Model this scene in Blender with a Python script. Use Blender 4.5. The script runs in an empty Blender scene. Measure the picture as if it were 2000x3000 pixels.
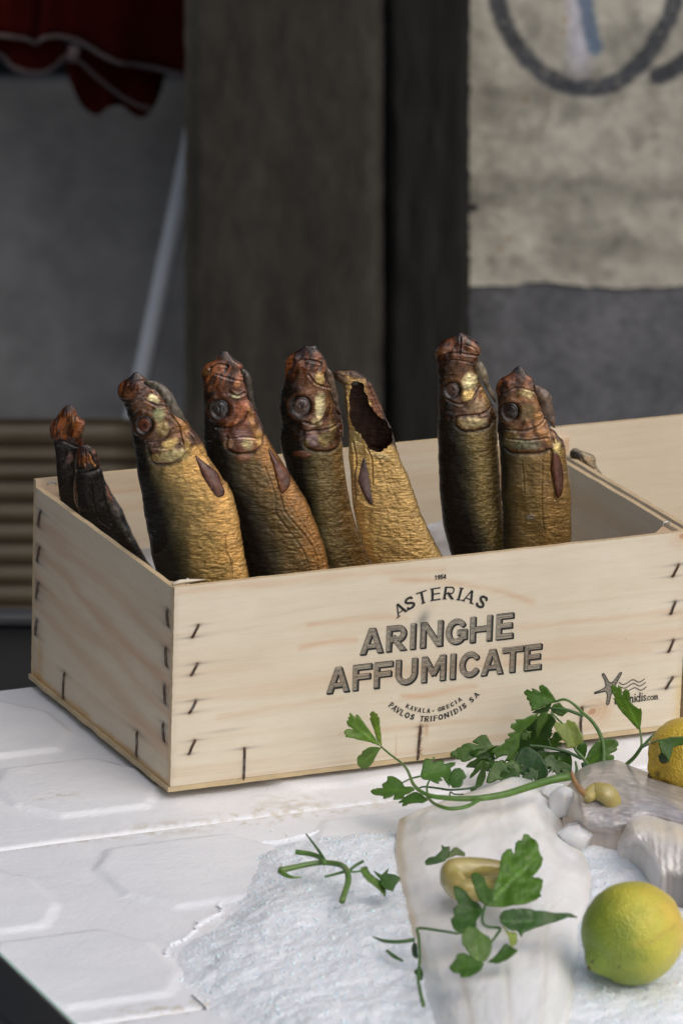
import bpy, math, random
import numpy as np
from mathutils import Matrix, Vector

S = bpy.context.scene
COL = S.collection
rad = math.radians
rng = np.random.default_rng(7)
random.seed(7)

# ------------------------------------------------------------------ camera
FPX = 16452.0                                   # focal length in photo pixels (2000 x 3000)
CA, CB, CC = -0.4394, 1.2759, 0.0310
CPOS = np.array([-1.4673, -3.3877, 1.3292])
RM = Matrix.Rotation(CA, 3, 'Z') @ Matrix.Rotation(CB, 3, 'X') @ Matrix.Rotation(CC, 3, 'Z')
RN = np.array(RM)
cam_d = bpy.data.cameras.new('camera')
cam = bpy.data.objects.new('camera', cam_d)
COL.objects.link(cam)
cam.matrix_world = Matrix.Translation(Vector(CPOS)) @ RM.to_4x4()
cam_d.sensor_fit = 'VERTICAL'
cam_d.sensor_height = 22.3
cam_d.sensor_width = 14.9
cam_d.lens = 22.3 * FPX / 3000.0
cam_d.clip_start = 0.05
cam_d.clip_end = 500
cam_d.dof.use_dof = True
cam_d.dof.focus_distance = 3.98
cam_d.dof.aperture_fstop = cam_d.lens / 17.0
S.camera = cam

# ------------------------------------------------------------------ world, sun, exposure
SUN_DIR = Vector((0.20, -0.72, 0.92)).normalized()        # towards the sun
SUN_EL = math.asin(SUN_DIR.z)
world = bpy.data.worlds.new('World')
S.world = world
world.use_nodes = True
wn = world.node_tree.nodes
sky = wn.new('ShaderNodeTexSky')
sky.sky_type = 'NISHITA'
sky.sun_disc = False
sky.sun_elevation = SUN_EL
sky.sun_rotation = math.atan2(SUN_DIR.x, SUN_DIR.y)
wn['Background'].inputs['Strength'].default_value = 0.125
sky.dust_density = 4.0
hsv = wn.new('ShaderNodeHueSaturation'); hsv.inputs['Saturation'].default_value = 0.95
world.node_tree.links.new(sky.outputs[0], hsv.inputs['Color'])
world.node_tree.links.new(hsv.outputs[0], wn['Background'].inputs['Color'])
sun_d = bpy.data.lights.new('sun', 'SUN')
sun_d.energy = 1.1
sun_d.angle = rad(85)
sun_d.color = (1.0, 0.985, 0.975)
sun = bpy.data.objects.new('sun', sun_d)
COL.objects.link(sun)
sun.rotation_euler = (-SUN_DIR).to_track_quat('-Z', 'Y').to_euler()
sun.location = (2, -4, 5)
S.view_settings.view_transform = 'Standard'
S.view_settings.look = 'None'
S.view_settings.gamma = 1
S.view_settings.exposure = -0.10
S.cycles.max_bounces = 8
S.cycles.transparent_max_bounces = 8

# ------------------------------------------------------------------ helpers: measuring
def ray(px, py):
    px = np.asarray(px, float); py = np.asarray(py, float)
    d = np.stack([(px - 1000) / FPX, -(py - 1500) / FPX, -np.ones_like(px)], -1)
    return d @ RN.T
def on_plane(px, py, p0, n):
    d = ray(px, py); p0 = np.asarray(p0, float); n = np.asarray(n, float)
    t = ((p0 - CPOS) @ n) / (d @ n)
    return CPOS + d * np.asarray(t)[..., None]
def G(px, py, z=0.0): return on_plane(px, py, (0, 0, z), (0, 0, 1))
def FR(px, py, y=0.0): return on_plane(px, py, (0, y, 0), (0, 1, 0))
def topx(P):
    q = (np.asarray(P, float) - CPOS) @ RN
    return np.stack([1000 + FPX * q[..., 0] / -q[..., 2], 1500 - FPX * q[..., 1] / -q[..., 2]], -1)
RIGHT = np.array([math.cos(CA), math.sin(CA), 0.0])      # horizontal, to the right of the view
FWD = np.array([-math.sin(CA), math.cos(CA), 0.0])       # horizontal, away from the viewer
UP = np.array([0, 0, 1.0])

# ------------------------------------------------------------------ helpers: noise
_T = rng.random((256, 256))
def vnoise(x, y, s=0):
    x = np.asarray(x, float) + s * 17.31; y = np.asarray(y, float) + s * 9.77
    xi = np.floor(x).astype(int); yi = np.floor(y).astype(int)
    fx = x - xi; fy = y - yi
    fx = fx * fx * (3 - 2 * fx); fy = fy * fy * (3 - 2 * fy)
    a = _T[xi % 256, yi % 256]; b = _T[(xi + 1) % 256, yi % 256]
    c = _T[xi % 256, (yi + 1) % 256]; d = _T[(xi + 1) % 256, (yi + 1) % 256]
    return (a * (1 - fx) + b * fx) * (1 - fy) + (c * (1 - fx) + d * fx) * fy
def fbm(x, y, s=0, o=4):
    r = 0; a = 0.5; t = 0
    for k in range(o):
        r = r + a * vnoise(np.asarray(x) * 2 ** k, np.asarray(y) * 2 ** k, s + k * 3); t += a; a *= 0.5
    return r / t
def sstep(a, b, x):
    t = np.clip((x - a) / (b - a), 0, 1)
    return t * t * (3 - 2 * t)
def seg_dist(P, pts):
    """distance of points P (n,2) to a polyline"""
    P = np.asarray(P, float); pts = np.asarray(pts, float)
    best = np.full(P.shape[:-1], 1e9)
    for a, b in zip(pts[:-1], pts[1:]):
        ab = b - a; t = np.clip(((P - a) @ ab) / max(ab @ ab, 1e-12), 0, 1)
        best = np.minimum(best, np.linalg.norm(P - (a + t[..., None] * ab), axis=-1))
    return best
def in_poly(P, pts):
    P = np.asarray(P, float); pts = np.asarray(pts, float)
    x, y = P[..., 0], P[..., 1]; ins = np.zeros(x.shape, bool)
    for (x0, y0), (x1, y1) in zip(pts, np.roll(pts, -1, 0)):
        c = ((y0 > y) != (y1 > y))
        with np.errstate(divide='ignore', invalid='ignore'):
            ins ^= c & (x < (x1 - x0) * (y - y0) / (y1 - y0 + 1e-30) + x0)
    return ins
def poly_sd(P, pts):
    d = seg_dist(P, list(pts) + [pts[0]])
    return np.where(in_poly(P, pts), -d, d)
def smooth_closed(pts, n=3):
    pts = np.asarray(pts, float)
    for _ in range(n):
        q = np.empty((len(pts) * 2, pts.shape[1]))
        nx = np.roll(pts, -1, 0)
        q[0::2] = pts * .75 + nx * .25; q[1::2] = pts * .25 + nx * .75
        pts = q
    return pts
def spline(pts, n):
    """Catmull-Rom through points, n samples"""
    p = np.asarray(pts, float)
    p = np.vstack([2 * p[0] - p[1], p, 2 * p[-1] - p[-2]])
    m = len(p) - 3
    t = np.linspace(0, m - 1e-9, n); i = t.astype(int); f = (t - i)[:, None]
    a, b, c, d = p[i], p[i + 1], p[i + 2], p[i + 3]
    return .5 * (2 * b + (c - a) * f + (2 * a - 5 * b + 4 * c - d) * f ** 2 + (3 * b - a - 3 * c + d) * f ** 3)

# ------------------------------------------------------------------ helpers: objects
def link(o, parent=None):
    COL.objects.link(o)
    if parent is not None:
        o.parent = parent
        o.matrix_parent_inverse = WORLD_INV(parent)
    return o
def WORLD_INV(o):
    m = o.matrix_basis.copy()
    p = o
    while p.parent is not None:
        m = p.parent.matrix_basis @ (p.matrix_parent_inverse @ m)
        p = p.parent
    return m.inverted()
def mesh_obj(name, verts, faces, mat, parent=None, smooth=True, col=None, uv=None, fmat=None):
    me = bpy.data.meshes.new(name)
    V = np.asarray(verts, float).reshape(-1, 3)
    if isinstance(faces, np.ndarray) and faces.ndim == 2:
        k = faces.shape[1]; nf = len(faces)
        me.vertices.add(len(V)); me.vertices.foreach_set('co', V.astype(np.float32).ravel())
        me.loops.add(nf * k); me.loops.foreach_set('vertex_index', faces.astype(np.int32).ravel())
        me.polygons.add(nf); me.polygons.foreach_set('loop_start', np.arange(0, nf * k, k, dtype=np.int32))
        try: me.polygons.foreach_set('loop_total', np.full(nf, k, dtype=np.int32))
        except Exception: pass
        me.update(calc_edges=True)
    else:
        me.from_pydata([tuple(v) for v in V], [], [tuple(f) for f in faces])
    if col is not None:
        a = me.color_attributes.new('Col', 'FLOAT_COLOR', 'POINT')
        c = np.ones((len(V), 4), np.float32); cc = np.asarray(col, np.float32); c[:, :cc.shape[1]] = cc
        a.data.foreach_set('color', c.ravel())
    if uv is not None:
        a = me.attributes.new('Map', 'FLOAT_VECTOR', 'POINT')
        u = np.zeros((len(V), 3), np.float32); uu = np.asarray(uv, np.float32); u[:, :uu.shape[1]] = uu
        a.data.foreach_set('vector', u.ravel())
    me.polygons.foreach_set('use_smooth', np.full(len(me.polygons), smooth, dtype=bool))
    mats = mat if isinstance(mat, (list, tuple)) else [mat]
    for m in mats: me.materials.append(m)
    if fmat is not None: me.polygons.foreach_set('material_index', np.asarray(fmat, np.int32))
    me.validate()
    me.update()
    o = bpy.data.objects.new(name, me)
    return link(o, parent)
def thing(name, label, cat, loc=(0, 0, 0), group=None):
    o = bpy.data.objects.new(name, None)
    o.location = loc; o.empty_display_size = 0.02
    COL.objects.link(o)
    return tag(o, label, cat, group)
def tag(o, label, cat, group=None, kind=None):
    o['label'] = label; o['category'] = cat
    if group: o['group'] = group
    if kind: o['kind'] = kind
    return o
def grid_faces(nr, nc, wrap=False, off=0):
    i = np.arange(nr - 1)[:, None]; j = np.arange(nc if wrap else nc - 1)[None, :]
    j2 = (j + 1) % nc
    f = np.stack([i * nc + j, i * nc + j2, (i + 1) * nc + j2, (i + 1) * nc + j], -1).reshape(-1, 4)
    return f + off
class MB:
    """collects shapes into one mesh"""
    def __init__(s): s.v = []; s.f = []; s.n = 0
    def add(s, v, f):
        v = np.asarray(v, float).reshape(-1, 3)
        s.f += [tuple(int(k) + s.n for k in q) for q in f]; s.v.append(v); s.n += len(v)
    def box(s, c, h, R=None):
        c = np.asarray(c, float)
        v = np.array([(x, y, z) for x in (-1, 1) for y in (-1, 1) for z in (-1, 1)], float) * np.asarray(h, float)
        if R is not None: v = v @ np.asarray(R, float).T
        s.add(v + c, [(0, 1, 3, 2), (4, 6, 7, 5), (0, 4, 5, 1), (2, 3, 7, 6), (0, 2, 6, 4), (1, 5, 7, 3)])
    def tube(s, pts, r, n=10, cap=True):
        v, f = tube_geo(pts, r, n, cap); s.add(v, f)
    def build(s, name, mat, parent=None, smooth=False, **k):
        return mesh_obj(name, np.vstack(s.v), s.f, mat, parent, smooth, **k)
def tube_geo(pts, r, n=10, cap=True):
    p = np.asarray(pts, float); m = len(p)
    r = np.broadcast_to(np.asarray(r, float), (m,))
    t = np.gradient(p, axis=0); t /= np.linalg.norm(t, axis=1)[:, None] + 1e-12
    a = np.array([0, 0, 1.0]) if abs(t[0][2]) < .9 else np.array([1.0, 0, 0])
    u = np.cross(t[0], a); u /= np.linalg.norm(u)
    V = []
    for i in range(m):
        u = u - t[i] * (u @ t[i]); u /= np.linalg.norm(u); w = np.cross(t[i], u)
        an = np.linspace(0, 2 * np.pi, n, endpoint=False)
        V.append(p[i] + r[i] * (np.cos(an)[:, None] * u + np.sin(an)[:, None] * w))
    V = np.vstack(V)
    f = [tuple(q) for q in grid_faces(m, n, True)]
    if cap:
        f.append(tuple(range(n))[::-1]); f.append(tuple((m - 1) * n + k for k in range(n)))
    return V, f
def bevel(o, w=0.001, seg=2):
    m = o.modifiers.new('bevel', 'BEVEL'); m.width = w; m.segments = seg; m.limit_method = 'ANGLE'
    return o

# ------------------------------------------------------------------ helpers: materials
class NT:
    def __init__(s, name):
        s.m = bpy.data.materials.new(name); s.m.use_nodes = True
        s.t = s.m.node_tree; s.b = s.t.nodes['Principled BSDF']
    def n(s, typ, **k):
        nd = s.t.nodes.new('ShaderNode' + typ)
        for a, v in k.items():
            if hasattr(nd, a) and a not in nd.inputs.keys(): setattr(nd, a, v)
            else: nd.inputs[a].default_value = v
        return nd
    def l(s, a, b): s.t.links.new(a, b)
    def set(s, **k):
        for a, v in k.items(): s.b.inputs[a.replace('_', ' ')].default_value = v
    def coords(s, kind='Object', scale=(1, 1, 1), attr=None):
        if attr:
            a = s.n('Attribute'); a.attribute_name = attr; out = a.outputs['Vector']
        else:
            out = s.n('TexCoord').outputs[kind]
        mp = s.n('Mapping'); mp.inputs['Scale'].default_value = scale
        s.l(out, mp.inputs['Vector']); return mp.outputs[0]
    def noise(s, vec, scale, detail=4, rough=.55, dist=0.0):
        nd = s.n('TexNoise'); s.l(vec, nd.inputs['Vector'])
        nd.inputs['Scale'].default_value = scale; nd.inputs['Detail'].default_value = detail
        nd.inputs['Roughness'].default_value = rough; nd.inputs['Distortion'].default_value = dist
        return nd.outputs['Fac']
    def ramp(s, fac, stops):
        r = s.n('ValToRGB'); e = r.color_ramp.elements
        while len(e) < len(stops): e.new(.5)
        for el, (p, c) in zip(e, stops):
            el.position = p; el.color = (*c, 1) if len(c) == 3 else c
        s.l(fac, r.inputs[0]); return r.outputs[0]
    def mul(s, a, b, mode='MULTIPLY', fac=1.0):
        m = s.n('Mix'); m.data_type = 'RGBA'; m.blend_type = mode
        if isinstance(fac, (int, float)): m.inputs[0].default_value = fac
        else: s.l(fac, m.inputs[0])
        for i, x in ((6, a), (7, b)):
            if isinstance(x, tuple): m.inputs[i].default_value = (*x, 1)
            else: s.l(x, m.inputs[i])
        return m.outputs[2]
    def math(s, op, a, b=0.0):
        m = s.n('Math'); m.operation = op
        for i, x in ((0, a), (1, b)):
            if isinstance(x, (int, float)): m.inputs[i].default_value = x
            else: s.l(x, m.inputs[i])
        return m.outputs[0]
    def bump(s, h, strength=.3, dist=.001, prev=None):
        b = s.n('Bump'); b.inputs['Strength'].default_value = strength; b.inputs['Distance'].default_value = dist
        s.l(h, b.inputs['Height'])
        if prev is not None: s.l(prev, b.inputs['Normal'])
        return b.outputs[0]
    def base(s, c):
        s.l(c, s.b.inputs['Base Color'])
    def normal(s, n): s.l(n, s.b.inputs['Normal'])
def plain(name, c, rough=.5, spec=.5, metal=0.0):
    t = NT(name); t.set(Base_Color=(*c, 1), Roughness=rough, Metallic=metal); t.b.inputs['Specular IOR Level'].default_value = spec
    return t
def srgb(r, g, b):
    f = lambda c: (c / 255 / 12.92) if c / 255 <= .04045 else ((c / 255 + .055) / 1.055) ** 2.4
    return (f(r), f(g), f(b))

# ================================================================== materials of the setting
def mat_concrete(name, c1, c2, scale=6, bumpd=.004, rough=.9, attr=False, stretch=(1, 1, 1)):
    t = NT(name); v = t.coords('Object', stretch)
    n1 = t.noise(v, scale, 6, .62, .4); n2 = t.noise(v, scale * 9, 5, .6)
    c = t.ramp(n1, [(.3, c1), (.7, c2)])
    c = t.mul(c, t.ramp(n2, [(.3, (.72,) * 3), (.7, (1.12,) * 3)]))
    if attr:
        a = t.n('Attribute'); a.attribute_name = 'Col'
        c = t.mul(c, a.outputs['Color'])
    t.base(c); t.set(Roughness=rough); t.b.inputs['Specular IOR Level'].default_value = .08
    t.normal(t.bump(n2, .6, bumpd, t.bump(n1, .5, bumpd * 2)))
    return t.m
M_plaster = mat_concrete('plaster', (.40, .375, .305), (.52, .495, .415), 5, .0010, .92, True)
M_dado = mat_concrete('grey_render', (.095, .097, .104), (.18, .18, .188), 9, .002)
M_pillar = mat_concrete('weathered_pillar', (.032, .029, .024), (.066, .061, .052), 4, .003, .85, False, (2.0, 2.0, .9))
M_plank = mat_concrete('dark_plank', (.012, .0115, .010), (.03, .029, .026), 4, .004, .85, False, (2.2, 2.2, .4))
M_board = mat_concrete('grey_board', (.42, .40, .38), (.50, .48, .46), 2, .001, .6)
M_dark = plain('painted_shade', (.02, .021, .022), .8).m  # near-black colour standing in for shade: passage backdrop and nail shadow
M_ground = mat_concrete('stone_paving', (.26, .25, .24), (.36, .35, .33), 8, .004)

# ground sheet
g = mesh_obj('ground', [(-60, -60, -.98), (60, -60, -.98), (60, 60, -.98), (-60, 60, -.98)], [(0, 1, 2, 3)], M_ground, None, False)
g['kind'] = 'structure'

# ------------------------------------------------------------------ the wall behind
def BG(px, py, d): return on_plane(px, py, CPOS + FWD * d, FWD)
def bg_prism(mb, poly, d, thick):
    p = BG([q[0] for q in poly], [q[1] for q in poly], d); n = len(poly)
    v = np.vstack([p, p + FWD * thick])
    f = [tuple(range(n))[::-1], tuple(range(n, 2 * n))] + [(i, (i + 1) % n, n + (i + 1) % n, n + i) for i in range(n)]
    mb.add(v, f)
def bg_rect(mb, x0, x1, y0, y1, d, thick): bg_prism(mb, [(x0, y0), (x1, y0), (x1, y1), (x0, y1)], d, thick)

wall = thing('plastered_wall', 'beige plastered wall with spray paint strokes above a grey base', 'wall', BG(1700, 2600, 6.0))
mb = MB(); bg_rect(mb, 1330, 5200, -7000, 3150, 6.0, .3)
mb.build('wall_base', M_dado, wall)
# plaster coat, proud of the base, with a broken lower edge, a raised thickness and painted strokes
xs = np.arange(1368, 2700, 7.0); ys = np.arange(-2400, 990, 7.0)
X, Y = np.meshgrid(xs, ys)
edge = 838 + 9 * (fbm(xs / 40, xs * 0, 3) - .5) * 2 - 8 * sstep(1480, 1560, xs) * sstep(1700, 1600, xs) + 3 * np.sin(xs / 90)
frac = (Y - ys[0]) / (ys[-1] - ys[0])
Y = ys[0] + frac * (edge[None, :] - ys[0])
left = 1374 + 12 * (fbm(ys * 0, ys / 22, 9)[:, None] - .5) * 2
X = X + (left - 1368) * (1 - (X - 1368) / (2700 - 1368))
P = BG(X.ravel(), Y.ravel(), 5.9965).reshape(X.shape + (3,))
dd = (fbm(X / 40, Y / 40, 5) - .5) * .0022 + (fbm(X / 160, Y / 160, 6) - .5) * .004
P = P - FWD * dd[..., None]
q = np.stack([X, Y], -1); pig = np.ones(X.shape + (3,))
def paint(mask, c):
    global pig
    pig = pig * (1 - mask[..., None]) + np.array(c) * mask[..., None]
wb = q + (np.stack([fbm(X / 18, Y / 18, 11), fbm(X / 18, Y / 18, 12)], -1) - .5) * 16
# weathering: darker sooty bands and pale scuffs with shapes of their own
pig *= (1 - .30 * sstep(.45, .75, fbm(X / 300, Y / 90, 14)))[..., None]
pig *= (1 + .22 * sstep(.52, .8, fbm(X / 90, Y / 200, 15)))[..., None]
pig *= (1 - .25 * sstep(.55, .75, fbm(X / 60, Y / 60, 16)))[..., None]
lil = np.clip(1 - np.abs(wb[..., 0] - (1690 + wb[..., 1] * .03)) / 46, 0, 1) * sstep(270, 120, wb[..., 1]) * (.5 + .5 * fbm(X / 25, Y / 25, 18))
paint(np.clip(lil * 1.5, 0, .8), (1.35, 1.4, 1.9))
d1 = seg_dist(wb, spline([(1685, -200), (1712, -20), (1722, 60), (1742, 142)], 20))
paint(sstep(30, 16, d1) * .92, (.28, .42, .72))
ring = spline([(1560, -420), (1470, -200), (1452, -20), (1490, 95), (1560, 190), (1650, 246), (1730, 258), (1810, 236), (1880, 180), (1935, 95), (1972, 0), (1985, -200), (1930, -420)], 90)
d2 = seg_dist(wb, ring)
paint(sstep(33, 19, d2) * (.93 - .25 * sstep(.55, .8, fbm(X / 14, Y / 14, 21))), (.11, .13, .19))
d3 = seg_dist(wb, [(1925, 222), (1990, 190), (2100, 120), (2200, 100)])
paint(sstep(34, 20, d3) * .93, (.10, .12, .17))
for cx, cy, r in ((1540, 290, 8), (1655, 60, 10), (1652, 95, 7), (1600, 280, 6), (1485, 700, 7), (1465, 735, 8)):
    paint(sstep(r * 1.6, r * .6, np.hypot(wb[..., 0] - cx, wb[..., 1] - cy)) * .7, (.75, .5, .3))
nr, nc = X.shape
V = P.reshape(-1, 3); F = [tuple(f) for f in grid_faces(nr, nc)[:, ::-1]]
back = V + FWD * .02
bid = [i * nc for i in range(nr)] + [(nr - 1) * nc + j for j in range(1, nc)] 
V2 = np.vstack([V, back[bid]]); off = len(V)
F += [(bid[k], bid[k + 1], off + k + 1, off + k) for k in range(len(bid) - 1)]
mesh_obj('plaster_coat', V2, F, M_plaster, wall, True, col=np.vstack([pig.reshape(-1, 3), pig.reshape(-1, 3)[bid] * .6]))
mb = MB(); bg_prism(mb, [(1372, 606), (1398, 610), (1400, 618), (1372, 620)], 5.93, .02)
mb.build('nail_shadow', M_dark, wall)  # dark sliver modelled as the shadow of a nail

def rough_slab(name, label, cat, x0, x1, y0, y1, d, thick, mat, seed, amp=8, step=12):
    """an upright slab with worn, uneven arrises"""
    ys = np.arange(y0, y1 + 1, step * 2.0)
    l = x0 + (fbm(ys / 45, ys * 0, seed) - .5) * amp * 2; r = x1 + (fbm(ys / 30, ys * 0, seed + 5) - .5) * amp * 2
    nc = 24; tt = np.linspace(0, 1, nc)
    X = l[:, None] * (1 - tt) + r[:, None] * tt; Y = np.repeat(ys[:, None], nc, 1)
    P = BG(X.ravel(), Y.ravel(), d).reshape(X.shape + (3,))
    rel = (fbm(X / 50, Y / 200, seed + 2) - .5) * .008 - .012 * (np.abs(tt - .5) * 2)[None, :] ** 14
    P = P - FWD * rel[..., None]
    V = P.reshape(-1, 3); nr = len(ys); off = len(V)
    F = [tuple(f) for f in grid_faces(nr, nc)[:, ::-1]]
    rim = [i * nc for i in range(nr)] + [(nr - 1) * nc + j for j in range(1, nc)] + [i * nc + nc - 1 for i in range(nr - 2, -1, -1)] + [j for j in range(nc - 2, 0, -1)]
    V = np.vstack([V, P.reshape(-1, 3)[rim] + FWD * thick]); m = len(rim)
    F += [(rim[k], rim[(k + 1) % m], off + (k + 1) % m, off + k) for k in range(m)]
    o = mesh_obj(name, V, F, mat, None, True)
    return tag(o, label, cat)
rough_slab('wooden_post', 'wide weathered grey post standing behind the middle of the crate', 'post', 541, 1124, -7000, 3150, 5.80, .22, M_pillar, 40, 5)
rough_slab('wooden_post', 'narrow near-black post between the wide grey post and the plastered wall', 'post', 1141, 1374, -7000, 3150, 5.88, .2, M_plank, 60, 7)
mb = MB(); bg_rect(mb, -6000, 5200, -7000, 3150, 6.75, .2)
tag(mb.build('shade_backdrop', M_dark, None), 'added dark backdrop painted as the shade between the posts and above the grey board', 'wall')  # dark sheet stands in for the shaded passage behind the posts

mb = MB(); bg_rect(mb, -1600, 620, 232, 3150, 6.45, .03)
tag(bevel(mb.build('grey_board', M_board, None), .006), 'large plain grey board standing behind the left end of the crate', 'board')

# white pole leaning behind the left post
t = NT('white_enamel'); v = t.coords('Object'); n = t.noise(v, 9, 4)
t.base(t.ramp(n, [(.3, (.80, .79, .78)), (.6, (.88, .87, .86))])); t.set(Roughness=.35); M_pole = t.m
p0 = BG(330, 1520, 6.12); p1 = BG(558, 430, 6.3)
mb = MB(); ax = p1 - p0
mb.tube([p0 - ax * .6, p0, p0 + ax * .5, p1, p1 + ax * .5], .0108, 20)
tag(mb.build('white_pole', M_pole, None, True), 'white metal pole leaning against the grey board beside the wide post', 'pole')

# tan ribbed panel
t = NT('tan_plastic'); v = t.coords('Object'); n = t.noise(v, 12, 4)
t.base(t.ramp(n, [(.3, (.052, .038, .019)), (.7, (.076, .058, .030))])); t.set(Roughness=.5); M_tan = t.m
rows = []
ribs = [1240, 1311, 1356, 1412, 1475, 1534, 1594, 1657, 1715, 1776, 1835, 1900, 1960, 2020, 2080]
prof = []
for a, b in zip(ribs[:-1], ribs[1:]):
    for k in range(10):
        u = k / 10; prof.append((a + (b - a) * u, .007 * (1 - math.exp(-((min(u, 1 - u)) / .22) ** 2))))
prof.append((2080, 0)); prof.insert(0, (1232, .004))
xs = np.linspace(-700, 432, 12)
V = []
for y, h in prof: V.append(BG(xs, np.full(12, y), 5.62) - FWD * h)
V = np.vstack(V); nr = len(prof)
F = [tuple(f) for f in grid_faces(nr, 12)[:, ::-1]]
rim = [j for j in range(12)] + [i * 12 + 11 for i in range(1, nr)] 
off = len(V); V = np.vstack([V, V[rim] + FWD * .012]); F += [(rim[k + 1], rim[k], off + k, off + k + 1) for k in range(len(rim) - 1)]
tag(mesh_obj('plastic_crate', V, F, M_tan, None, True), 'tan ribbed plastic crate standing behind the left corner of the wooden crate', 'crate')

# grey bin
t = plain('grey_bin_plastic', (.036, .038, .04), .45); M_bin = t.m
binth = thing('grey_bin', 'dark grey bin with a paler rim below the tan ribbed crate', 'bin', BG(-100, 2300, 4.62))
mb = MB(); bg_rect(mb, -700, 150, 1838, 2500, 4.62, .012); bevel(mb.build('bin_body', M_bin, binth), .004)
mb = MB(); bg_rect(mb, -712, 158, 1800, 1837, 4.605, .02); bevel(mb.build('rim', plain('bin_rim', (.055, .058, .063), .4).m, binth), .004)

# red cloth: a gathered valance with white piping
t = NT('red_cloth'); v = t.coords('Object'); n = t.noise(v, 300, 2); n2 = t.noise(v, 14, 3)
t.base(t.ramp(n2, [(.3, (.030, .003, .0016)), (.7, (.048, .004, .002))])); t.set(Roughness=.95); t.b.inputs['Specular IOR Level'].default_value = .05
t.normal(t.bump(n, .2, .0006)); M_red = t.m
M_pipe = plain('white_piping', (.10, .075, .075), .8).m
umb = thing('market_umbrella', 'red cloth umbrella with white piped hem folded down at the upper left', 'umbrella', BG(250, 200, 5.4))
def cloth(hem, top, d, amp, seed, name, folds=5, dz=0.0):
    h = spline(hem, 60); tp = spline(top, 60); nr = 26
    V = []
    for i in range(nr):
        u = i / (nr - 1); p = tp * (1 - u) + h * u
        w = np.sin(np.linspace(0, folds * 2 * np.pi, 60) + seed) * amp * u + (fbm(p[:, 0] / 50, p[:, 1] / 70, seed) - .5) * amp
        V.append(BG(p[:, 0], p[:, 1], d) - FWD * (w + dz * (1 - u))[:, None])
    V = np.vstack(V)
    o = mesh_obj(name, V, grid_faces(nr, 60), M_red, umb, True)
    m = o.modifiers.new('thick', 'SOLIDIFY'); m.thickness = .0012
    return V[-60:]
def piping(pts, r=.0025):
    mb = MB(); mb.tube(pts - FWD * .003, r, 8); mb.build('hem_piping', M_pipe, umb, True)
e1 = cloth([(-420, 60), (-150, 120), (0, 95), (60, 112), (102, 128), (128, 105), (191, 112), (268, 140), (357, 179), (447, 204), (540, 212), (640, 200)],
           [(-420, -900), (-200, -900), (-60, -900), (60, -800), (160, -800), (230, -800), (300, -800), (360, -800), (430, -800), (500, -800), (560, -800), (640, -800)], 6.02, .012, 3, 'canopy_cloth', 4)
piping(e1)
e2 = cloth([(-300, 180), (-100, 120), (0, 160), (38, 191), (96, 210), (140, 208), (170, 186), (192, 158)],
           [(-300, 40), (-100, 90), (0, 92), (40, 100), (90, 118), (120, 112), (150, 110), (190, 112)], 6.05, .006, 8, 'valance_flap', 2, .004)
piping(e2)
e3 = cloth([(196, 190), (215, 250), (245, 318), (285, 338), (318, 310), (352, 312), (405, 345), (440, 326), (470, 270), (480, 215)],
           [(190, 128), (215, 130), (240, 136), (270, 145), (300, 160), (330, 172), (370, 186), (410, 198), (445, 206), (480, 210)], 6.07, .008, 12, 'valance_flap', 3, .004)
piping(BG(*spline([(205, 165), (236, 172), (287, 217), (351, 268), (408, 300), (447, 310)], 30).T, 6.065) - FWD * .012, .0022)
mb = MB(); mb.tube(BG(np.array([221, 213, 208]), np.array([135, 160, 182]), 6.0), [.006, .007, .004], 10); mb.build('rib_end', M_pipe, umb, True)

# ================================================================== counter and foam lids
M_rim = plain('dark_metal', (.035, .038, .042), .35, .5, .4).m
M_glass_edge = plain('glass_edge', (.45, .62, .55), .15).m
ctr = thing('display_counter', 'dark market counter with a glass edged metal rim under the white foam lids', 'counter', (.3, -.2, -.98))
mb = MB(); mb.box((.45, -.66, -.075), (.72, .95, .035)); bevel(mb.build('counter_top', M_rim, ctr), .004)
for sx in (-.2, 1.1):
    for sy in (-1.5, .2):
        mb = MB(); mb.box((sx, sy, -.545), (.025, .025, .435)); bevel(mb.build('leg', M_rim, ctr), .003)
mb = MB(); mb.box((-.263, -.40, -.01), (.0195, .27, .033)); bevel(mb.build('side_rim', M_rim, ctr), .003)
mb = MB(); mb.box((-.2425, -.40, -.008), (.0012, .27, .030)); bevel(mb.build('glass_strip', M_glass_edge, ctr), .0006)

t = NT('expanded_foam'); v = t.coords('Object', (.6, 1.0, 1))
vor = t.n('TexVoronoi'); t.l(v, vor.inputs['Vector']); vor.inputs['Scale'].default_value = 430; vor.feature = 'F1'
n = t.noise(v, 24, 4); n3 = t.noise(v, 700, 2)
a = t.n('Attribute'); a.attribute_name = 'Col'
c = t.mul(t.ramp(n, [(.3, (.80, .81, .83)), (.7, (.87, .875, .885))]), a.outputs['Color'])
t.base(c); t.set(Roughness=.42); t.b.inputs['Specular IOR Level'].default_value = .5
t.set(Subsurface_Weight=.12, Subsurface_Scale=.003); t.b.inputs['Subsurface Radius'].default_value = (1, 1, 1)
h = t.math('ADD', t.math('MULTIPLY', vor.outputs['Distance'], -1.0), t.math('MULTIPLY', n3, .35))
t.normal(t.bump(h, .32, .0008)); M_foam = t.m

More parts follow.
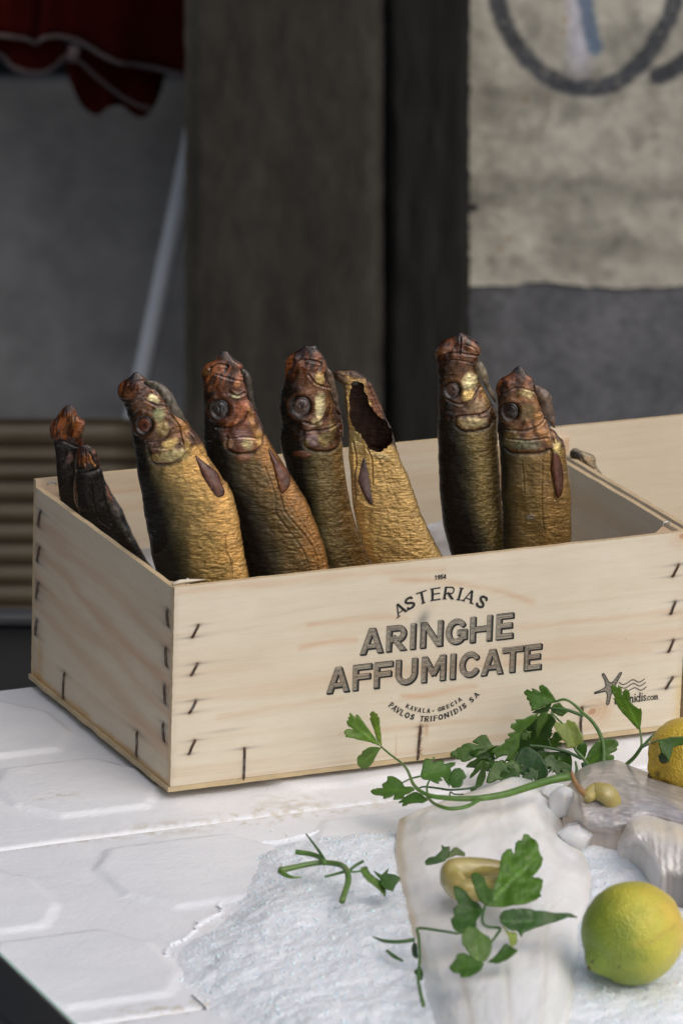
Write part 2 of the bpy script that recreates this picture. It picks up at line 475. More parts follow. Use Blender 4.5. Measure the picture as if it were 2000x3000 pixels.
def foam_lid(label, y0, y1, x0, x1, plats, dirt):
    st = .0021
    xs = np.arange(x0, x1 + st / 2, st); ys = np.arange(y0, y1 + st / 2, st)
    xs[-1] = x1; ys[-1] = y1
    X, Y = np.meshgrid(xs, ys); q = np.stack([X, Y], -1)
    jag = (fbm(X / .004, Y / .004, 31) - .5) * .0022
    H = np.zeros_like(X)
    for pl in plats:
        sd = poly_sd(q, pl) + jag
        H = np.maximum(H, .0025 * sstep(.0042, -.0042, sd))
    eg = np.minimum.reduce([X - x0, x1 - X, Y - y0, y1 - Y])
    H -= .0022 * sstep(.004, 0, eg) ** 2
    H += (fbm(X / .08, Y / .08, 33) - .5) * .0012 + (fbm(X / .006, Y / .006, 34) - .5) * .0004
    Z = H - .0058
    pig = np.ones(X.shape + (3,))
    for cx, cy, rx, ry, s in dirt:
        m = np.exp(-(((X - cx) / rx) ** 2 + ((Y - cy) / ry) ** 2)) * sstep(.48, .7, fbm(X / .0045, Y / .0045, int(abs(cx) * 997) % 90)) * s * .65
        pig = pig * (1 - m[..., None]) + np.array((.62, .52, .34)) * m[..., None]
    sp = (vnoise(X / .0021, Y / .0021, 77) > .992) & (vnoise(X / .03, Y / .03, 71) > .72)
    pig[sp] *= .72
    nr, nc = X.shape
    V = np.stack([X, Y, Z], -1).reshape(-1, 3); F = grid_faces(nr, nc)
    rim = [j for j in range(nc)] + [i * nc + nc - 1 for i in range(1, nr)] + [(nr - 1) * nc + j for j in range(nc - 2, -1, -1)] + [i * nc for i in range(nr - 2, 0, -1)]
    low = V[rim].copy(); low[:, 2] = -.039; off = len(V); m = len(rim)
    sides = np.array([(off + k, off + (k + 1) % m, rim[(k + 1) % m], rim[k]) for k in range(m)])
    col = np.vstack([pig.reshape(-1, 3), pig.reshape(-1, 3)[rim]])
    o = mesh_obj('foam_lid', np.vstack([V, low]), np.vstack([F, sides]), M_foam, None, True, col=col)
    return tag(o, label, 'foam lid', 'white foam lids on the counter')
def bounce_lids():  # added lids out of view, brightening reflections on the fish and bounce on the crate
    for k in range(3):
        foam_lid(f"{('first', 'second', 'third')[k]} added unseen foam lid bouncing light back at the crate", -.985 - .3125 * k, -.675 - .3125 * k, FX0, FX1, [chamf(-.1, .1, -.83 - .3125 * k, -.70 - .3125 * k)], [])
def chamf(x0, x1, y0, y1, c=.022): return [(x0 + c, y0), (x1 - c, y0), (x1, y0 + c * 1.5), (x1, y1 - c * 1.5), (x1 - c, y1), (x0 + c, y1), (x0, y1 - c * 1.5), (x0, y0 + c * 1.5)]
FX0, FX1 = -.240, .72
t = plain('light_blocker', (.06, .065, .06), .9)
aw = MB(); aw.box((.6, 3.1, 2.0), (3.2, 1.9, .012)); tag(aw.build('blocker', t.m), 'added unseen awning stretched above the back of the stall', 'blocker')  # added out of view to darken the background
cu = MB(); cu.box((-1.15, -.35, .12), (.012, 1.15, 1.05)); tag(cu.build('side_baffle', t.m), 'added unseen curtain hanging at the left side of the stall', 'baffle')  # added out of view to block light reaching the crate from the left
foam_lid('white foam lid under the wooden crate', -.0499, .2635, FX0, FX1,
         [chamf(-.20, -.012, .123, .235), chamf(-.107, .002, -.008, .098), chamf(.075, .30, -.014, .1), chamf(-.25, -.135, -.008, .098), chamf(.34, .6, -.014, .1)],
         [(-.075, .03, .02, .01, .9), (.05, -.045, .05, .012, 1), (.12, -.055, .06, .01, 1), (-.03, -.045, .05, .008, .7), (.08, -.03, .03, .02, .6)])
foam_lid('white foam lid between the crate and the dark rim, half under the ice', -.3610, -.0505, FX0, FX1,
         [chamf(-.101, .03, -.196, -.078), chamf(-.24, -.150, -.196, -.078), chamf(-.235, -.12, -.335, -.215), chamf(.06, .3, -.196, -.078)],
         [(.06, -.06, .09, .008, 1), (-.06, -.053, .08, .006, .9), (-.12, -.357, .06, .006, 1), (-.15, -.35, .05, .008, .8), (-.05, -.23, .03, .02, .5)])
foam_lid('white foam lid nearest the viewer behind a yellowed seam', -.672, -.362, FX0, FX1,
         [chamf(-.1, .1, -.52, -.39)], [(-.12, -.366, .08, .006, 1)])
bounce_lids()

# ================================================================== the wooden crates
CW, CD, CH = .4011, .2625, .150
t = NT('poplar_ply'); v = t.coords(attr='Map', scale=(1, 1, 1))
mp = t.n('Mapping'); mp.inputs['Scale'].default_value = (9, 130, 1); t.l(v, mp.inputs['Vector'])
g1 = t.noise(mp.outputs[0], 1.0, 5, .6, .6)
mp2 = t.n('Mapping'); mp2.inputs['Scale'].default_value = (60, 1500, 1); t.l(v, mp2.inputs['Vector'])
g2 = t.noise(mp2.outputs[0], 1.0, 3, .6)
g3 = t.noise(v, 14, 3)
c = t.ramp(g1, [(.25, (.67, .58, .445)), (.5, (.715, .638, .50)), (.75, (.735, .662, .528))])
c = t.mul(c, t.ramp(g2, [(.25, (.94, .93, .91)), (.7, (1.02, 1.02, 1.02))]))
c = t.mul(c, t.ramp(g3, [(.3, (.94, .93, .91)), (.7, (1.02, 1.02, 1.02))]))
a = t.n('Attribute'); a.attribute_name = 'Col'
t.base(t.mul(c, a.outputs['Color'])); t.set(Roughness=.62); t.b.inputs['Specular IOR Level'].default_value = .3
t.normal(t.bump(g2, .35, .0004)); M_wood = t.m
t = NT('staple_wire'); v = t.coords('Object'); n = t.noise(v, 260, 3)
t.base(t.ramp(n, [(.40, (.09, .075, .065)), (.52, (.10, .05, .022)), (.6, (.16, .155, .15))])); t.set(Metallic=.55, Roughness=.45); M_staple = t.m
M_ink = plain('black_ink', (.022, .023, .022), .6, .3).m

def panel(name, parent, o, ax, an, w, h, th, nx=200, nz=76, pig=None, seed=0, top=None):
    """upright plywood panel: outer face at o, width along ax, outward normal an"""
    o = np.asarray(o, float); ax = np.asarray(ax, float); an = np.asarray(an, float)
    u = np.linspace(0, w, nx); z = np.linspace(0, h, nz)
    U, Zz = np.meshgrid(u, z)
    ztop = (fbm(u / .02, u * 0, seed + 1) - .5) * .0009
    Zf = Zz + (Zz / h) * ztop[None, :]
    Uf = U + (U / w - .5) * (fbm(z / .0025, z * 0, seed + 2) - .5)[:, None] * .0012
    rel = (fbm(U / .05, Zz / .03, seed + 3) - .5) * .0003
    outer = o + Uf[..., None] * ax + Zf[..., None] * UP + rel[..., None] * an
    inner = o + Uf[..., None] * ax + Zf[..., None] * UP - th * an
    c = np.ones(U.shape + (3,))
    band = fbm(U / .5, Zz / .016, seed + 4)
    c *= 1 - sstep(.5, .8, band)[..., None] * np.array((.04, .12, .17))
    band2 = fbm(U / .25 + 3, Zz / .007, seed + 6)
    c *= 1 - sstep(.62, .82, band2)[..., None] * np.array((.05, .13, .19))
    sp = vnoise(U / .0021, Zz / .0021, seed + 8) > .9965
    c[sp] *= .55
    ci = c.copy()
    # handling grime near the sawn edges
    c *= 1 - .18 * (sstep(.006, 0, np.minimum(U, w - U)) * fbm(U / .004, Zz / .006, seed + 9))[..., None]
    if pig is not None: c = pig(outer, c)
    V = np.vstack([outer.reshape(-1, 3), inner.reshape(-1, 3)])
    n = nx * nz; f = grid_faces(nz, nx)
    flip = np.dot(np.cross(ax, UP), an) < 0
    fo = f[:, ::-1] if flip else f; fi = (f if flip else f[:, ::-1]) + n
    rim = [j for j in range(nx)] + [i * nx + nx - 1 for i in range(1, nz)] + [(nz - 1) * nx + j for j in range(nx - 2, -1, -1)] + [i * nx for i in range(nz - 2, 0, -1)]
    m = len(rim); r0 = np.array(rim); r1 = np.roll(r0, -1)
    side = np.stack([r0 + n, r1 + n, r1, r0], -1)
    if flip: side = side[:, ::-1]
    # sawn plywood edges get their own rim of vertices so that they stay crisp
    co = c.reshape(-1, 3); cc = np.vstack([co, ci.reshape(-1, 3)])
    uv = np.stack([U.ravel() + seed * 1.37, Zz.ravel() + seed * .71], -1); uv = np.vstack([uv, uv + .31])
    ob = mesh_obj(name, V, np.vstack([fo, fi]), M_wood, parent, True, col=cc, uv=uv)
    ev = np.vstack([outer.reshape(-1, 3)[r0], inner.reshape(-1, 3)[r0]])
    ly = np.linspace(0, 1, m)
    ec = np.tile(np.array([[.93, .80, .62]]), (2 * m, 1)) * (.82 + .3 * np.concatenate([fbm(ly * 300, ly * 0, seed + 12), fbm(ly * 280, ly * 0, seed + 13)]))[:, None]
    k = np.arange(m); k1 = (k + 1) % m
    ef = np.stack([k + m, k1 + m, k1, k], -1)
    if flip: ef = ef[:, ::-1]
    mesh_obj('sawn_edge', ev, ef, M_wood, ob, False, col=ec, uv=np.vstack([uv[:n][r0] * 3, uv[:n][r0] * 3 + .004]))
    return ob

def staple(parent, p, q, an, r=.00088):
    p = np.asarray(p, float); q = np.asarray(q, float); an = np.asarray(an, float)
    mb = MB(); d = (q - p)
    pts = np.array([p - an * .003, p + an * .0002, p + an * .0008 + d * .06, p + an * .0009 + d * .5 + np.cross(an, d) * .05 * random.uniform(-1, 1), p + an * .0008 + d * .94, q + an * .0002, q - an * .003])
    mb.tube(pts, r, 7); mb.build('staple', M_staple, parent, True)
def stain_streaks(P, c, ends, along, col=(.30, .33, .36), ln=.010, wd=.0010, s=.9, seed=0):
    """tannin streaks running along the grain from each staple leg"""
    U = P @ np.asarray(along, float); Z = P[..., 2]
    for k, e in enumerate(ends):
        eu = e @ np.asarray(along, float); ez = e[2]
        l = ln * (.6 + .8 * ((k * 37 + seed * 11) % 10) / 10)
        m = np.exp(-np.abs(U - eu) / l * 1.6) * np.exp(-((Z - ez - (U - eu) * .01) / wd) ** 2) * s
        c = c * (1 - m[..., None]) + np.array(col) * c * m[..., None]
        m2 = np.exp(-((U - eu) / .0022) ** 2 - ((Z - ez) / .002) ** 2) * .5
        c = c * (1 - m2[..., None] * np.array((.3, .5, .65)))
    return c
SF = [((581.5, 1831), (563, 1867)), ((579, 1944), (560.5, 1978)), ((574.5, 2051.7), (555, 2088.5)), ((571, 2169), (553.5, 2209)), ((716, 2192), (713, 2283)),
      ((1230.9, 2129), (1222.5, 2224)), ((1704, 2072), (1700, 2160)), ((1986, 1653.5), (1967.7, 1688.6)), ((1976.8, 1762), (1962.8, 1798.7)), ((1971, 1874.5), (1955.8, 1909.6)), ((1968.8, 1984), (1948.7, 2016.7))]
SF = [(FR(*a), FR(*b)) for a, b in SF]
LP = lambda px, py: on_plane(px, py, (0, 0, 0), (1, 0, 0))
SL = [((491.4, 1786.8), (494.9, 1835)), ((486.8, 1899), (490.3, 1951.7)), ((483.3, 2007.8), (486.1, 2062)), ((479.8, 2120), (483.3, 2172.7)),
      ((121.2, 1498), (114.3, 1541)), ((118.3, 1602.4), (111, 1644.8)), ((115, 1708), (107.8, 1751.8)), ((109.9, 1816.4), (105.8, 1858.8)), ((190.6, 1972.5), (187.5, 2045)), ((403.7, 2144.7), (401.8, 2215.5))]
SL = [(LP(*a), LP(*b)) for a, b in SL]
def pig_front(P, c):
    X, Z = P[..., 0], P[..., 2]
    ends = [e for s in SF for e in s]
    c = stain_streaks(P, c, ends, (1, 0, 0), seed=1)
    # rusty scorch along the bottom middle staple
    a, b = SF[5]; m = np.exp(-((X - a[0]) / .0022) ** 2) * sstep(b[2] - .004, b[2], Z) * sstep(a[2] + .004, a[2], Z) * sstep(.3, .6, fbm(X / .002, Z / .001, 3))
    c = c * (1 - m[..., None] * np.array((.5, .68, .8)))
    for px, py, rx, ry, s in ((1249, 2137, .0013, .006, .6), (1159, 2195, .0005, .009, .55), (1738, 2080, .0, .0, 0)):
        if s:
            p = FR(px, py); m = np.exp(-((X - p[0]) / rx) ** 2 - ((Z - p[2]) / ry) ** 2) * s
            c = c * (1 - m[..., None] * np.array((.3, .62, .85)))
    # knots: right of the lettering and at the upper right corner
    for px, py, r in ((1733, 2084, .0085), (1997, 1572, .007)):
        p = FR(px, py); d = np.hypot((X - p[0]) * .8, Z - p[2]) + (fbm(X / .004, Z / .004, 5) - .5) * .002
        ring = .5 + .5 * np.sin(d / r * 14)
        m = sstep(r * 1.9, r * .5, d) * (.25 + .3 * ring); c = c * (1 - m[..., None] * np.array((.15, .32, .45)))
        m = sstep(r * .42, r * .2, d) * .75; c = c * (1 - m[..., None] * np.array((.25, .52, .65)))
        m = np.exp(-((X - p[0] - .009) / .008) ** 2 - ((Z - p[2] + .001) / .007) ** 2) * .5; c = c * (1 - m[..., None] * np.array((.1, .32, .5)))
    # ochre growth lines
    for pts, s in (([(905, 1832), (1100, 1810), (1190, 1812)], .4), ([(1150, 1700), (1290, 1702), (1420, 1722), (1560, 1765)], .5), ([(1180, 2040), (1300, 2025), (1390, 2010)], .6), ([(1000, 2150), (1300, 2120), (1500, 2105)], .35),
                   ([(880, 1900), (980, 1880), (1040, 1876)], .5), ([(1500, 1838), (1750, 1815), (1990, 1790)], .4), ([(640, 2100), (900, 2060), (1000, 2050)], .3), ([(1480, 1950), (1720, 1925), (1900, 1905)], .3), ([(530, 1735), (900, 1700), (1300, 1665)], .35)):
        L = FR([p[0] for p in pts], [p[1] for p in pts])[:, [0, 2]]
        d = seg_dist(np.stack([X, Z + (fbm(X / .03, Z / .01, 8) - .5) * .004], -1), spline(L, 14))
        m = np.exp(-(d / .0024) ** 2) * s * 1.35 * (.4 + .9 * fbm(X / .02, Z / .004, 9))
        c = c * (1 - m[..., None] * np.array((.10, .30, .42)))
    # grey thumb smudge above the lettering, pale scuffs
    p = FR(1236, 1822); m = np.exp(-((X - p[0] - (Z - p[2]) * .3) / .0045) ** 2 - ((Z - p[2] - .002) / .006) ** 2) * .75
    c = c * (1 - m[..., None] * np.array((.72, .68, .62)))
    p = FR(660, 2140); m = np.exp(-((X - p[0]) / .017) ** 2 - ((Z - p[2] - (X - p[0]) * .02) / .0012) ** 2) * .4
    c = c * (1 - m[..., None] * .5)
    # raw pale splintering at the right end
    m = sstep(CW - .009 + (fbm(X / .003, Z / .004, 10) - .5)[...] * .01, CW, X) * sstep(.055, .03, Z)
    c = c * (1 - m[..., None] * np.array((0, .1, .35)))
    return c
def pig_left(P, c):
    Y, Z = P[..., 1], P[..., 2]
    c = stain_streaks(P, c, [e for s in SL for e in s], (0, 1, 0), (.22, .25, .29), .012, .002, .8, seed=2)
    c = stain_streaks(P, c, [(a + b) / 2 for a, b in SL[:8]], (0, 1, 0), (.25, .28, .33), .011, .005, .5, seed=4)
    m = sstep(.011, .004, Z + (fbm(Y / .02, Z / .01, 4) - .5) * .006)          # ochre line above the base
    c = c * (1 - m[..., None] * np.array((.12, .34, .6)))
    for z0, k, s in ((.09, .10, .45), (.07, .08, .35), (.115, .06, .35), (.045, .12, .35)):
        d = Z - z0 - (Y - .13) * k - (fbm(Y / .05, Z / .02, int(z0 * 1000)) - .5) * .016
        m = np.exp(-(d / .0065) ** 2) * s * 1.5; c = c * (1 - m[..., None] * np.array((.14, .36, .46)))
    m = np.exp(-((Y - .246) / .007) ** 2) * sstep(.05, .02, Z) * .6; c = c * (1 - m[..., None] * np.array((.15, .35, .6)))
    return c * np.array((.97, .93, .90))
def pig_back(P, c):
    X, Z = P[..., 0], P[..., 2]
    m = sstep(.012, .003, CH - Z + (fbm(X / .03, Z / .01, 6) - .5) * .012) * .6
    c = c * (1 - m[..., None] * np.array((.1, .25, .42)))
    p = FR(2010, 1235, CD); m = np.exp(-((X - p[0]) / .022) ** 2 - ((Z - p[2]) / .010) ** 2) * .8 * sstep(.3, .55, fbm(X / .012, Z / .006, 15))
    return c * (1 - m[..., None] * np.array((.25, .5, .75)))

def make_crate(ox, label, detailed):
    cr = thing('wooden_crate', label, 'crate', (ox + CW / 2, CD / 2, 0), 'wooden crates standing on the foam lids')
    T = .0042
    k = 1 if detailed else .5
    fp = panel('front_panel', cr, (ox, 0, .0042), (1, 0, 0), (0, -1, 0), CW, CH - .0042, T, 520 if detailed else 90, 190 if detailed else 40, pig_front if detailed else None, 1 if detailed else 21)
    bp = panel('back_panel', cr, (ox, CD, .0042), (1, 0, 0), (0, 1, 0), CW, CH + .0002, T, 160, 60, pig_back, 2 if detailed else 22)
    # the face seen is the inner one of the back panel
    lp = panel('side_panel', cr, (ox, T + .0002, .0042), (0, 1, 0), (-1, 0, 0), CD - 2 * T - .0004, CH - .0052, T, 330 if detailed else 80, 180 if detailed else 40, pig_left if detailed else None, 3 if detailed else 23)
    rp = panel('side_panel', cr, (ox + CW, T + .0002, .0042), (0, 1, 0), (1, 0, 0), CD - 2 * T - .0004, CH - .0052, T, 90, 40, None, 4 if detailed else 24)
    # base sheet, a little proud, with a splintery outline
    nn = 90; u = np.linspace(0, 1, nn)
    ol = []
    for (x0, y0), (x1, y1) in (((-.0018, -.0003), (CW + .001, -.0003)), ((CW + .001, -.0003), (CW + .001, CD + .001)), ((CW + .001, CD + .001), (-.0018, CD + .001)), ((-.0018, CD + .001), (-.0018, -.0003))):
        for s in u[:-1]:
            x = x0 + (x1 - x0) * s; y = y0 + (y1 - y0) * s
            j = (float(fbm(s * 14, x0 * 50, 5 + int(y1 * 9))) - .5) * .0022
            ol.append((ox + x + (j if x0 == x1 else 0), y + (j if y0 == y1 else 0)))
    n = len(ol); ol = np.array(ol)
    V = np.vstack([np.c_[ol, np.full(n, .0005)], np.c_[ol, np.full(n, .0040)]])
    F = [tuple(range(n))[::-1], tuple(range(n, 2 * n))] + [(i, (i + 1) % n, n + (i + 1) % n, n + i) for i in range(n)]
    col = np.tile([[.84, .74, .56]], (2 * n, 1)) * (.75 + .4 * np.r_[fbm(np.arange(n) / 2.5, np.zeros(n), 3), fbm(np.arange(n) / 2.5, np.zeros(n), 4)])[:, None]
    mesh_obj('base_board', V, F, M_wood, cr, False, col=col, uv=np.c_[V[:, 0], V[:, 1]])
    for cx, cy, sx, sy in ((T, T, 1, 1), (CW - T, T, -1, 1), (T, CD - T, 1, -1), (CW - T, CD - T, -1, -1)):
        L = .026; x = ox + cx + sx * .0003; y = cy + sy * .0003
        tri = [(x, y), (x + sx * L, y), (x, y + sy * L)]
        V = [(a, b, .0045) for a, b in tri] + [(a, b, CH - .004) for a, b in tri]
        col = np.tile([[.92, .74, .62]], (6, 1))
        mesh_obj('corner_block', V, [(0, 1, 2), (5, 4, 3), (0, 3, 4, 1), (1, 4, 5, 2), (2, 5, 3, 0)], M_wood, cr, False, col=col, uv=np.array(V)[:, [2, 0]])
    return cr, fp, lp
crate, FP, LPN = make_crate(0, 'pale plywood crate with black printed lettering, holding the smoked fish', True)
for p, q in SF: staple(FP, p, q, (0, -1, 0))
for p, q in SL: staple(LPN, p, q, (-1, 0, 0))
crate2, _, _ = make_crate(CW + .0042, 'plain plywood crate at the right edge behind the lettered crate, nearly empty', False)
# splinter and wire on the near left corner, staple loops on the corner blocks
mb = MB(); mb.tube(FR([506, 530, 560, 603], [1712, 1704, 1701, 1698], .007) + np.array([0, 0, .0]), [.0014, .0016, .0012, .0002], 6)
mesh = mb.build('splinter', M_wood, crate, True, col=np.ones((len(np.vstack(mb.v)), 3)), uv=np.vstack(mb.v))
M_wire = plain('bright_wire', (.5, .5, .5), .3, .5, .8).m
for pts, d in (([(545, 1712), (547, 1698), (552, 1696), (554, 1706)], .008), ([(1940, 1541), (1942, 1532), (1955, 1528), (1958, 1537)], .008), ([(140, 1420), (150, 1412), (162, 1413), (166, 1421)], .252)):
    mb = MB(); mb.tube(spline(FR([p[0] for p in pts], [p[1] for p in pts], d), 12), .0006, 6); mb.build('staple', M_wire, crate, True)

# ------------------------------------------------------------------ printed lettering (one layer of ink per piece)
def sd_box(P, a, b, h, e0=0.0, e1=0.0):
    a = np.asarray(a, float); b = np.asarray(b, float); d = b - a; L = np.linalg.norm(d); d = d / L
    a = a - d * e0; L = L + e0 + e1; n = np.array([-d[1], d[0]])
    q = P - a; x = q @ d - L / 2; y = q @ n
    dx = np.abs(x) - L / 2; dy = np.abs(y) - h
    return np.hypot(np.maximum(dx, 0), np.maximum(dy, 0)) + np.minimum(np.maximum(dx, dy), 0)
def arc(cx, cy, rx, ry, a0, a1, n=22):
    t = np.radians(np.linspace(a0, a1, n)); return [(cx + rx * math.cos(x), cy + ry * math.sin(x)) for x in t]
def glyph(ch, P, W, H, h, th=None):
    """signed distance to a capital of width W, height H, half stroke h (thin strokes th)"""
    t = h if th is None else th
    D = []
    B = lambda a, b, w=None, e=0.0: D.append(sd_box(P, a, b, w or h, e, e))
    C = lambda pts, w=None: D.append(seg_dist(P, pts) - (w or h))
    e = h * 1.6
    if ch == 'A':
        B((t * 1.05, 0), (W / 2 - t * .1, H), t, e); B((W - h * 1.05, 0), (W / 2 + h * .1, H), h, e); B((W * .24, H * .29), (W * .76, H * .29), t * .85)
    elif ch in 'EFLIHTN1':
        if ch in 'EFLHN': B((h, 0), (h, H))
        if ch in 'EF': B((h, H - t), (W, H - t), t); B((h, H * .52), (W * .93, H * .52), t)
        if ch in 'EL': B((h, t), (W, t), t)
        if ch == 'H': B((W - h, 0), (W - h, H)); B((h, H / 2), (W - h, H / 2), t)
        if ch == 'I': B((W / 2, 0), (W / 2, H))
        if ch == '1': B((W * .6, 0), (W * .6, H)); B((W * .15, H * .78), (W * .6, H * .97), t)
        if ch == 'T': B((0, H - t), (W, H - t), t); B((W / 2, 0), (W / 2, H))
        if ch == 'N': B((W - h, 0), (W - h, H)); B((h, H), (W - h, 0), h, e * .3)
    elif ch in 'RPK':
        B((h, 0), (h, H))
        if ch in 'RP':
            r = H * .27
            C([(h, H - t), (W - h - r * .75, H - t)] + arc(W - h - r * .75, H - t - (r - t * .5), r * .75, r - t * .5, 90, -90) + [(h, H - 2 * r)], t if th else h)
        if ch == 'R': B((W * .45, H * .44), (W - h * .9, 0), h, e)
        if ch == 'K': B((h, H * .38), (W - t, H), t, e); B((W * .38, H * .55), (W - h, 0), h, e)
    elif ch == 'D': B((h, 0), (h, H)); C([(h, H - t), (W * .4, H - t)] + arc(W * .4, H / 2, W * .6 - h, H / 2 - t, 90, -90) + [(h, t)], t if th else h)
    elif ch == 'O': C(arc(W / 2, H / 2, W / 2 - h, H / 2 - h, 0, 360, 40))
    elif ch in 'CG':
        C(arc(W / 2, H / 2, W / 2 - h, H / 2 - h, 42, 318 if ch == 'C' else 330, 34))
        if ch == 'G': B((W * .55, H * .45), (W - h * .2, H * .45), t); B((W - h, H * .16), (W - h, H * .45 + t))
    elif ch == 'U': C([(h, H + h), (h, W * .5)] + arc(W / 2, W * .5, W / 2 - h, W * .5 - h, 180, 360) + [(W - h, H + h)])
    elif ch == 'M': B((h, 0), (h, H)); B((W - h, 0), (W - h, H)); B((h, H), (W / 2, H * .3), h, e * .25); B((W - h, H), (W / 2, H * .3), h, e * .25)
    elif ch == 'V': B((h, H), (W / 2, 0), h, e); B((W - t, H), (W / 2, 0), t, e)
    elif ch == 'S': C(spline([(W - h * 1.2, H * .80), (W * .72, H - h), (W * .38, H - h), (h * 1.1, H * .76), (W * .30, H * .57), (W * .70, H * .44), (W - h, H * .25), (W * .62, h), (W * .28, h), (h * .9, H * .20)], 40))
    elif ch == '9': C(arc(W / 2, H * .69, W / 2 - h, H * .31 - h, 0, 360, 26)); C(arc(W * .1, H * .68, W * .9 - h, H * .66, 0, -75, 14))
    elif ch == '5': B((h * 1.5, H - h), (W * .92, H - h)); B((h * 1.6, H), (h * 1.2, H * .48)); C(arc(W * .42, H * .33, W * .58 - h, H * .33 - h, 115, -140, 22))
    elif ch == '4': B((W * .72, 0), (W * .72, H)); B((W * .66, H), (0, H * .3), h, 0); B((0, H * .3), (W, H * .3))
    elif ch == '-': B((0, H * .38), (W, H * .38))
    d = np.minimum.reduce(D)
    return np.maximum(d, np.maximum(-P[..., 1], P[..., 1] - H))

class Ink:
    def __init__(s, px0, py0, px1, py1, cell=.00017):
        a = FR([px0, px1, px0, px1], [py0, py0, py1, py1])
        s.x0, s.x1 = a[:, 0].min(), a[:, 0].max(); s.z0, s.z1 = a[:, 2].min(), a[:, 2].max(); s.c = cell
        s.xs = np.arange(s.x0, s.x1, cell) + cell / 2; s.zs = np.arange(s.z0, s.z1, cell) + cell / 2
        s.m = np.zeros((len(s.zs), len(s.xs)), bool)
    def window(s, cx, cz, r):
        i0, i1 = np.searchsorted(s.zs, [cz - r, cz + r]); j0, j1 = np.searchsorted(s.xs, [cx - r, cx + r])
        X, Z = np.meshgrid(s.xs[j0:j1], s.zs[i0:i1]); return (slice(i0, i1), slice(j0, j1)), np.stack([X, Z], -1)
    def build(s, name, parent, worn=.0):
        if worn:
            X, Z = np.meshgrid(s.xs, s.zs); s.m &= ~((fbm(X / .0009, Z / .0009, 91, 2) > 1 - worn))
        V = []; F = []
        for i in range(len(s.zs)):
            r = np.flatnonzero(np.diff(np.r_[0, s.m[i].astype(int), 0]))
            for j0, j1 in r.reshape(-1, 2):
                xa = s.x0 + j0 * s.c; xb = s.x0 + j1 * s.c; za = s.z0 + i * s.c; zb = za + s.c; n = len(V)
                V += [(xa, -.00045, za), (xb, -.00045, za), (xb, -.00045, zb), (xa, -.00045, zb)]; F.append((n, n + 1, n + 2, n + 3))
        mesh_obj(name, V, np.array(F), M_ink, parent, False)
def block_word(ink, word, ext, b0, b1, hpx):
    """outlined, hatched and shadowed capitals; ext = px extents of each letter on the line b0-b1"""
    for ch, (xa, xb) in zip(word, ext):
        yb = lambda x: b0[1] + (b1[1] - b0[1]) * (x - b0[0]) / (b1[0] - b0[0])
        p = FR(xa, yb(xa)); q = FR(xb, yb(xb)); H = FR(xa, yb(xa) - hpx)[2] - p[2]
        W = q[0] - p[0]; z = min(p[2], q[2]) * .5 + max(p[2], q[2]) * .5
        sl, P = ink.window(p[0] + W / 2, z + H / 2, max(W, H) * .62 + .003)
        Q = P - np.array([p[0], z]); h = .00205
        d = glyph(ch, Q, W, H, h)
        shadow = np.full(d.shape, 1e9)
        for k in range(1, 9): shadow = np.minimum(shadow, glyph(ch, Q - np.array([.0011, -.0010]) * k / 8, W, H, h))
        face = d < 0
        stripe = (np.mod(Q[..., 1], .00078) < .00030) & (d < -.00105)
        inkm = (face & ((d > -.00042) | stripe | ((d > -.00105) & (d < -.00085)))) | (~face & (shadow < 0)) 
        ink.m[sl] |= inkm
ink = Ink(930, 1780, 1610, 2060)
block_word(ink, 'ARINGHE', [(1053, 1121), (1129, 1187), (1198, 1216), (1229, 1294), (1303, 1365), (1374, 1438), (1450, 1500)], (1053, 1918), (1450, 1874), 75)
block_word(ink, 'AFFUMICATE', [(955, 1022), (1031, 1086), (1093, 1147), (1156, 1219), (1232, 1302), (1314, 1333), (1343, 1405), (1406, 1471), (1467, 1528), (1532, 1582)], (955, 2032), (1532, 1965), 75)
ink.build('product_lettering', FP, .0)

def arc_text(ink, items, h, th=None, serif=0.0):
    """items: (char, width, height, centre point xz, rotation)"""
    for ch, W, H, c, r in items:
        if ch == ' ': continue
        sl, P = ink.window(c[0], c[1], max(W, H) * .9 + .002)
        Q = P - np.asarray(c); cr, sr = math.cos(-r), math.sin(-r)
        Q = np.stack([Q[..., 0] * cr - Q[..., 1] * sr, Q[..., 0] * sr + Q[..., 1] * cr], -1) + np.array([W / 2, H / 2])
        d = glyph(ch, Q, W, H, h, th)
        if serif:
            for x, z in {'I': [(.5, 0), (.5, 1)], 'T': [(.5, 0)], 'E': [(.12, 0), (.12, 1)], 'R': [(.12, 0)], 'A': [(.06, 0), (.94, 0)], 'P': [(.12, 0)], 'F': [(.12, 0)], 'L': [(.12, 1)], 'N': [(.1, 0), (.9, 1)], 'K': [(.12, 0)], 'V': [(.1, 1), (.9, 1)], 'D': [(.1, 0), (.1, 1)]}.get(ch, []):
                zz = serif * .45 if z == 0 else H - serif * .45
                d = np.minimum(d, sd_box(Q, (x * W - h * 1.9, zz), (x * W + h * 1.9, zz), serif * .45))
        ink.m[sl] |= d < 0
PXM = (FR(1400, 1900)[0] - FR(1200, 1900)[0]) / 200        # metres along the panel per photo pixel
PZM = (FR(1300, 1800)[2] - FR(1300, 2000)[2]) / 200
